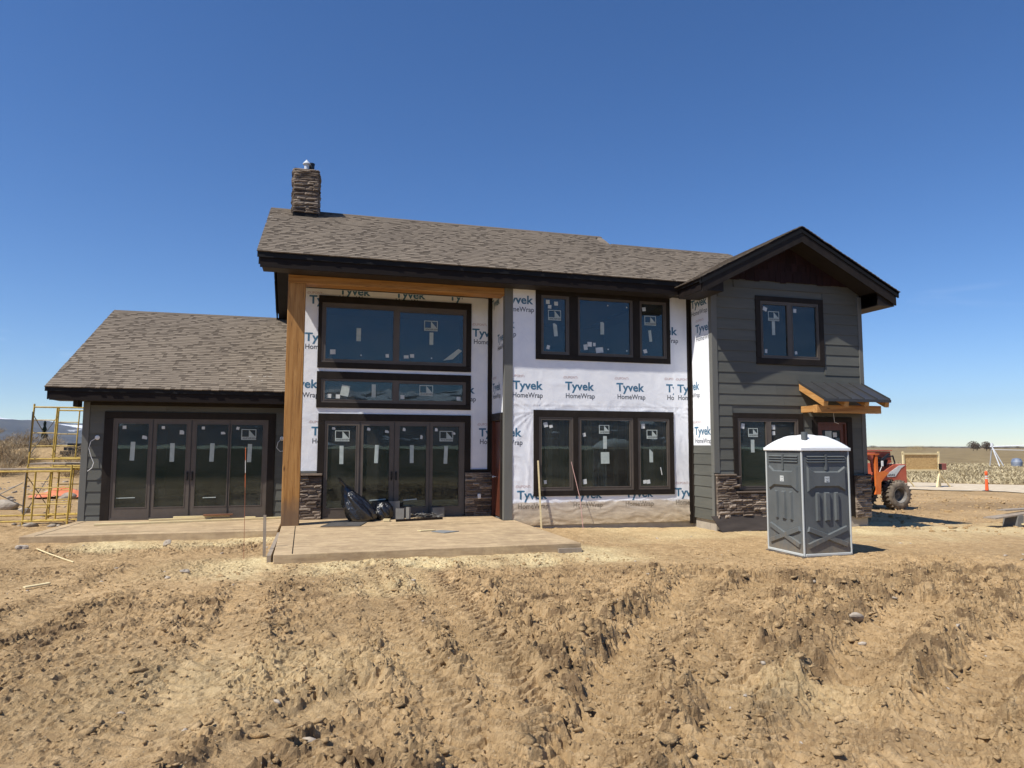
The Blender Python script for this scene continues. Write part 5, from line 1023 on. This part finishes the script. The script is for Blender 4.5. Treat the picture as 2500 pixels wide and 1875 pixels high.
# bits lying in the dirt
def lying(name, a, b, w, th, mat, label, cat):
    za, zb2 = gh(*a)+.03, gh(*b)+.03; tag(MB().bar((*a, za), (*b, zb2), w, th).build(name, mat), label, cat)
lying('lath_offcut', (-8.44, -5.16), (-8.2, -4.95), .08, .02, MT['lumber'], 'short pale lath lying in the churned dirt left of the patio slab', 'offcut')
P = [(-9.6, -1.25), (-9.2, -1.8), (-8.8, -2.35), (-8.5, -2.9)]; tag(MB().tube([(x, y, gh(x, y)+.02) for x, y in P], .012, 6).build('thin_stick', MT['lumber']), 'thin pale stick lying on the dirt before the low patio', 'stick')
lying('form_offcut', (-.3, -4.24), (.15, -4.23), .05, .09, MT['oldwood'], 'short form board offcut against the front corner of the patio slab', 'offcut')
def stone(x, y, s, label, seed):
    v, f = ico(3); r2 = np.random.default_rng(seed); k = r2.standard_normal((7, 3)); d = sum(np.clip(v @ (q/np.linalg.norm(q))-.5, 0, 1)[:, None]*(-.8) for q in k)
    v = v*(1+d)*np.array([1.25, 1, .8])*s+np.array([x, y, gh(x, y)+s*.35]); mb = MB(); mb.add(v.tolist(), f.tolist()); tag(mb.build('field_stone', MT['rock']), label, 'stone')
stone(1.65, -9.33, .1, 'upright pale stone beside the deep tyre rut', 31); stone(-7.33, -1.35, .09, 'pale stone on the sawdust before the low patio', 32); stone(-9.9, -1.1, .09, 'pale stone at the outer corner of the low patio', 33); stone(-6.54, -4.3, .07, 'whitish stone among dark clods left of the patio slab', 34)
# ------------------------------------------------------------------ gravel road, fields and yard furniture to the right
def drape(name, pts, w, mat, lift=.03, n=60):
    P = catmull(pts, 14); mb = MB(); V = []; 
    D = np.gradient(P, axis=0); N = np.stack([-D[:, 1], D[:, 0]], 1)/np.linalg.norm(D, axis=1)[:, None]; K = 9
    for p, q in zip(P, N):
        for k in range(K): e = p+q*w*(k/(K-1)-.5); V.append((e[0], e[1], 0))
    A = np.array(V); A[:, 2] = ground(A[:, 0].copy(), A[:, 1].copy())+lift; mb.add(A.tolist(), [(i*K+k, i*K+k+1, (i+1)*K+k+1, (i+1)*K+k) for i in range(len(P)-1) for k in range(K-1)]); return struct(mb.build(name, mat, smooth=True))
drape('gravel_road', [(-10, 60), (12, 36), (22, 24.5), (30, 17.2), (40, 9.5), (60, -4), (100, -26)], 8.5, MT['gravel'])
MT['straw'] = M('dry_straw', (.36, .29, .16), (.56, .47, .29), (.25, .25, .25), .9)
g = np.random.default_rng(3); n = 42000; t = g.random(n); s = g.random(n)**1.6
gx0 = 18+t*70; edge = 32.5-.72*(gx0-18); X = gx0+s*22; Y = edge+s*62+g.normal(0, .4, n); Hh = g.uniform(.08, .26, n); A = g.uniform(0, 6.28, n); wd2 = g.uniform(.02, .07, n)
lean = g.normal(0, .16, (n, 2)); V = np.empty((n, 3, 3)); zz = zbase(X, Y)
V[:, 0] = np.stack([X-np.cos(A)*wd2, Y-np.sin(A)*wd2, zz], 1); V[:, 1] = np.stack([X+np.cos(A)*wd2, Y+np.sin(A)*wd2, zz], 1); V[:, 2] = np.stack([X+lean[:, 0], Y+lean[:, 1], zz+Hh], 1)
mb = MB(); mb.v = V.reshape(-1, 3).tolist(); mb.f = [(3*i, 3*i+1, 3*i+2) for i in range(n)]; mb.m = [0]*n; stuff(mb.build('dry_grass', MT['straw']))
# plywood notice panel on braced posts
sg_ = thing('board_sign', 'framed strand board panel standing on braced posts beside the gravel road', 'sign board', (29.4, 16.6, -.55)); BY = 16.6
MB().box(28.05, 30.45, BY, BY+.02, .47, 1.36).build('panel', MT['osb'], sg_)
for a, b in (((27.95, BY-.03, 1.40), (30.6, BY-.03, 1.40)), ((27.95, BY-.03, .45), (30.5, BY-.03, .45))): MB().bar(a, b, .05, .1).build('rail', MT['lumber'], sg_)
for x in (28.0, 30.55):
    MB().cbox(x-.05, x+.05, BY-.06, BY+.04, -.6, 1.52, .006).build('post', MT['lumber'], sg_)
    for dx, dy in ((-.55, -.3), (.7, -.1)): MB().bar((x+dx, BY+dy, -.58), (x, BY, .28), .09, .05).build('brace', MT['lumber'], sg_)
bx_ = MB().cbox(30.5, 30.86, BY-.25, BY-.06, .46, .84, .02).build('control_box', M('red_box', (.22, .06, .045), (.3, .1, .08), (5, 5, 5), .6), sg_); MB().box(30.44, 30.5, BY-.25, BY-.08, .48, .82).build('box_lid', MT['black'], bx_)
# orange delineator
de = thing('delineator_post', 'orange delineator post on a black rubber base at the road edge', 'delineator', (29.38, 12.6, -.55)); zb_ = gh(29.38, 12.6); MT['dor'] = M('safety_orange', (.8, .12, .03), rough=.45)
MB().lathe([(0, 0), (.24, 0), (.24, .04), (.1, .06), (0, .06)], (29.38, 12.6, zb_), n=8).build('base', MT['black'], de)
MB().lathe([(.085, .05), (.075, .3), (.06, .72), (.05, .76), (.05, .84), (.07, .86), (.07, 1.02), (.03, 1.07), (0, 1.07)], (29.38, 12.6, zb_), n=16).build('post', MT['dor'], de, smooth=True)
for z in (.66, .76): MB().lathe([(.068, z), (.066, z+.06)], (29.38, 12.6, zb_), n=16).build('reflective_band', MT['white'], de)
# board laid over a saw-horse at the yard's edge
be = thing('plank_bench', 'grey boards resting on a low wooden block at the right side of the yard', 'bench', (14.9, -.76, -.4)); bz = gh(14.8, -.76)
MB().bar((13.7, -.85, bz+.28), (17.2, -.5, bz+.52), .34, .035).build('board', MT['oldwood'], be); MB().bar((14.5, -.55, bz+.46), (17.6, -.3, bz+.5), .26, .035).build('board', MT['oldwood'], be)
mb = MB(); mb.prism([(14.58, bz-.05), (14.82, bz-.05), (14.86, bz+.34), (14.66, bz+.33)], lambda x, z, t: (x, t, z), -.95, -.5); mb.build('support', MT['cut'], be); MB().bar((14.75, -1.0, bz+.1), (17, -.9, bz+.08), .09, .04).build('cross_rail', MT['lumber'], be)
o = MB().tube([(10.2, .6, -.35), (10.0, -.3, .05), (9.75, -.95, .75)], .015, 6).build('leaning_rod', MT['brace']); 
o = o; tag(o, 'thin dark rod leaning at the right corner of the house', 'rod'); o.location = (0, 0, 0)
# irrigation pivot far out in the field
pv = thing('irrigation_pivot', 'white wheel-line irrigation pivot standing far out in the dry field', 'irrigation pivot', (75.3, 50.9, -.55)); MT['pv'] = M('galvanised_white', (.7, .72, .74), rough=.4)
for dx, dy in ((-.1, -.9), (.5, .9), (.9, -.6)): MB().tube([(75.3+dx, 50.9+dy, -.55), (75.2, 50.9, 1.9)], .06, 8).build('leg', MT['pv'], pv)
MB().tube([(75.2, 50.9, 1.9), (75.2, 50.9, 2.3)], .14, 10).build('swivel', MT['pv'], pv); MB().tube([(75.0, 51, 1.85), (82, 45, 2.25), (92, 36.5, 2.5), (105, 25, 2.4)], .065, 8).build('pipe', MT['pv'], pv)
MB().tube([(75.2, 51, 1.5), (84, 43.5, 1.3), (96, 33, 2.2)], .035, 6).build('truss_rod', MT['pv'], pv)
for x, y in ((78, 48.5), (81.5, 45.4), (85, 42.4), (88.5, 39.5)): MB().tube([(x, y, 1.35), (x+.3, y-.25, 2.25)], .03, 6).build('truss_strut', MT['pv'], pv)
MB().lathe([(0, 0), (.55, 0), (.6, .5), (.45, .9), (0, 1.0)], (77.4, 49.6, -.5), n=16).build('pump', M('pump_blue', (.12, .16, .25), (.3, .33, .38), (1, 1, 1), .5), pv)
# ------------------------------------------------------------------ dry brush, trees
MT['twig'] = M('dry_twigs', (.2, .145, .085), (.46, .36, .22), (1.2, 1.2, 1.2), .9); MT['twigd'] = M('dark_twigs', (.1, .075, .05), (.17, .13, .085), (1, 1, 1), .9)
def bush_mesh(seed, n, R, H, mat):
    r = random.Random(seed); mb = MB()
    for k in range(n):
        a = r.uniform(0, 6.28); q = r.random()**.6; b = Vector((R*.35*q*math.cos(a), R*.35*q*math.sin(a), 0)); tip = Vector((R*q*math.cos(a), R*q*math.sin(a), H*r.uniform(.45, 1)*(1-.35*q*q))); mid = (b+tip)/2+Vector((r.gauss(0, .09), r.gauss(0, .09), .08)); w = r.uniform(.006, .014)
        for p, s in ((b, mid), (mid, tip)):
            d = (s-p).normalized(); x = d.cross(Vector((r.gauss(0, 1), r.gauss(0, 1), .1))).normalized()*w; mb.add([p-x, p+x, s], [(0, 1, 2)])
        for j in range(6):
            t = r.uniform(.35, 1); p = b.lerp(tip, t); s = p+Vector((r.gauss(0, .16), r.gauss(0, .16), r.uniform(.02, .26)))*(.6+R*.5); x = Vector((r.gauss(0, 1), r.gauss(0, 1), .3)).normalized()*w*.8; mb.add([p-x, p+x, s], [(0, 1, 2)])
    return mb.mesh('dry_bush', mat)
bm_ = [bush_mesh(i, 150, 1.1, 1.15, MT['twig'] if i != 2 else MT['twigd']) for i in range(4)]
r = random.Random(12)
for i in range(46):
    x = -17-r.random()*27; y = 22.5+r.random()*12; 
    if -20 < x and y > 27: continue
    o = put('dry_bush', bm_[i % 4], None, T((x, y, gh(x, y)-.08)) @ Matrix.Rotation(r.uniform(0, 6), 4, 'Z') @ Matrix.Scale(r.uniform(.7, 1.35), 4)); tag(o, 'leafless tan bush growing on the dirt mound behind the scaffold', 'bush', 'dry bushes on the dirt mound')
MT['needle'] = M('conifer_needles', (.018, .032, .018), (.04, .062, .032), (.6, .6, .6), .85); MT['bark'] = M('bark', (.1, .075, .055), (.16, .12, .09), (4, 4, 1), .9); MT['bare'] = M('bare_crown', (.085, .065, .05), (.15, .115, .085), (.4, .4, .4), .9); MT['willow'] = M('budding_crown', (.32, .24, .1), (.46, .36, .17), (.4, .4, .4), .9)
def tree(name, x, y, h, w, kind, label, group, seed):
    r = random.Random(seed); z = gh(x, y); t = thing(name, label, 'tree', (x, y, z), 0, group)
    mb = MB().tube([(x, y, z-.2), (x, y, z+h*.5), (x, y, z+h*.96)], [h*.025, h*.018, h*.004], 7)
    for k in range(9): a = r.uniform(0, 6.28); q = r.uniform(.25, .8); mb.tube([(x, y, z+h*q), (x+math.cos(a)*w*.4*(1.05-q), y+math.sin(a)*w*.4*(1.05-q), z+h*(q+(.03 if kind == 'c' else .15)))], [h*.009, h*.003], 5)
    mb.build('trunk', MT['bark'], t); mb = MB(); n = 700
    for k in range(n):
        if kind == 'c': q = r.random()**.8; rad = w*.5*(1-q)*(.55+.45*math.sin(q*28))*r.random()**.4+.03; a = r.uniform(0, 6.28); c = Vector((x+math.cos(a)*rad, y+math.sin(a)*rad, z+h*(.1+.9*q)-rad*.25)); s = h*.035
        else:
            a = r.uniform(0, 6.28); u = r.uniform(-1, 1); q = r.random()**.4; lob = 1+.3*math.sin(a*3+seed)*math.cos(u*4); c = Vector((x+math.cos(a)*math.sqrt(1-u*u)*w*.5*q*lob, y+math.sin(a)*math.sqrt(1-u*u)*w*.5*q*lob, z+h*.58+u*h*.42*q)); s = h*.035
        d1 = Vector((r.gauss(0, 1), r.gauss(0, 1), r.gauss(0, 1))).normalized(); d2 = d1.cross(Vector((r.gauss(0, 1), r.gauss(0, 1), r.gauss(0, 1)))).normalized(); mb.add([c-d1*s, c+d2*s, c+d1*s*1.3, c-d2*s], [(0, 1, 2, 3)])
    mb.build('crown', MT['needle'] if kind == 'c' else MT['bare'] if kind == 'b' else MT['willow'], t)
tree('conifer_tree', -83, 222, 9.0, 3.4, 'c', 'lone dark conifer showing above the stack of black sheets', None, 1)
for i, (x, y, h) in enumerate(((-118, 205, 8.5), (-112, 214, 10), (-107, 207, 8), (-104, 216, 9), (-99, 210, 6.5))): tree('conifer_tree', x, y, h, 4.5, 'c', 'dark conifer in the clump beyond the dirt mound', 'conifers beyond the dirt mound', 20+i)
cam_az = lambda px: math.atan((px-1250)/1709.05)+.26994
def far_pt(px, d): a = cam_az(px); return CAM.x+d*math.sin(a), CAM.y+d*math.cos(a)
for i, (px_, d, h, w, k_) in enumerate(((2372, 520, 6.2, 6.5, 'b'), (2381, 525, 5, 5, 'b'), (2404, 515, 6, 5.5, 'b'), (2412, 530, 4.5, 5, 'b'))): x, y = far_pt(px_, d); tree('bare_tree', x, y, h, w, k_, 'dark leafless tree standing far out on the plain', 'dark trees far out on the plain', 40+i)
x, y = far_pt(2236, 430); tree('budding_tree', x, y, 3.2, 12, 'w', 'low wide tan budding tree far behind the strand board panel', None, 60)
r = random.Random(8)
for i in range(26): x, y = far_pt(2120+i*15+r.uniform(-8, 8), r.uniform(900, 1700)); tree('plain_tree', x, y, r.uniform(2.5, 4.5), r.uniform(8, 22), 'b', 'small leafless tree in the distant tree line on the plain', 'distant tree line on the plain', 100+i)
# ------------------------------------------------------------------ mountains all round the basin
na, nr = 900, 22; az = np.linspace(-math.pi, math.pi, na+1); deg = np.degrees(az)
el = np.interp(deg, [-180, -150, -120, -90, -60, -35, -21, -12, -4, 8, 22, 40, 60, 75, 95, 120, 150, 180], [4.4, 4.1, 3.2, 2.0, 1.6, 1.5, 1.62, 1.35, 1.0, .5, .14, .05, .06, .4, 1.5, 3.4, 4.4, 4.4])
el = el*(1+.10*fbm(deg*.22, deg*0+3, 90, 5)+.03*perlin(deg*1.7, deg*0, 93)); rr = np.linspace(9000, 15000, nr); tt = np.linspace(0, 1, nr)
A2, R2 = np.meshgrid(az, rr); TT = np.meshgrid(az, tt)[1]; X = CAM.x+R2*np.sin(A2); Y = CAM.y+R2*np.cos(A2)
prof = np.where(TT < .65, sstep(0, .65, TT)**1.1, 1-.35*sstep(.65, 1, TT)); Z = -3+np.tan(np.radians(el))[None, :]*12900*prof*(1+.22*fbm(X/1500, Y/1500, 95, 5)*(1-TT)*1.4)*(1+.0*TT)
mb = MB(); mb.v = np.stack([X, Y, Z], -1).reshape(-1, 3).tolist(); mb.f = [(j*(na+1)+i, j*(na+1)+i+1, (j+1)*(na+1)+i+1, (j+1)*(na+1)+i) for j in range(nr-1) for i in range(na)]; mb.m = [0]*len(mb.f)
m, t, b, o = nodes('mountain_slopes'); n1 = noise(t, coords(t, (1/900, 1/900, 1/350)), 1, 7, .65); c = ramp(t, n1, [(.38, (.05, .05, .05)), (.6, (.095, .09, .082))])
zc = sep(t, coords(t))[2]; f = math_(t, 'ADD', noise(t, coords(t, (1/700, 1/700, 1/220)), 1, 6, .6), math_(t, 'MULTIPLY', zc, .00022)); c = mixc(t, ramp(t, f, [(.64, (0, 0, 0)), (.67, (1, 1, 1))]), c, (.8, .82, .86))
t.links.new(c, b.inputs['Base Color']); b.inputs['Roughness'].default_value = 1; b.inputs['Specular IOR Level'].default_value = .05
struct(mb.build('mountains', m, smooth=True))
# ------------------------------------------------------------------ the air
hz = MB().box(-17000, 17000, -17000, 17000, -60, 1250).build('haze', M('haze_air', (1, 1, 1))); stuff(hz)
m = hz.data.materials[0]; t = m.node_tree; t.nodes.clear(); oo = t.nodes.new('ShaderNodeOutputMaterial'); pvn = t.nodes.new('ShaderNodeVolumePrincipled'); pvn.inputs['Color'].default_value = (.62, .78, 1, 1); pvn.inputs['Density'].default_value = 2.6e-5; pvn.inputs['Anisotropy'].default_value = .2
t.links.new(pvn.outputs[0], oo.inputs['Volume'])
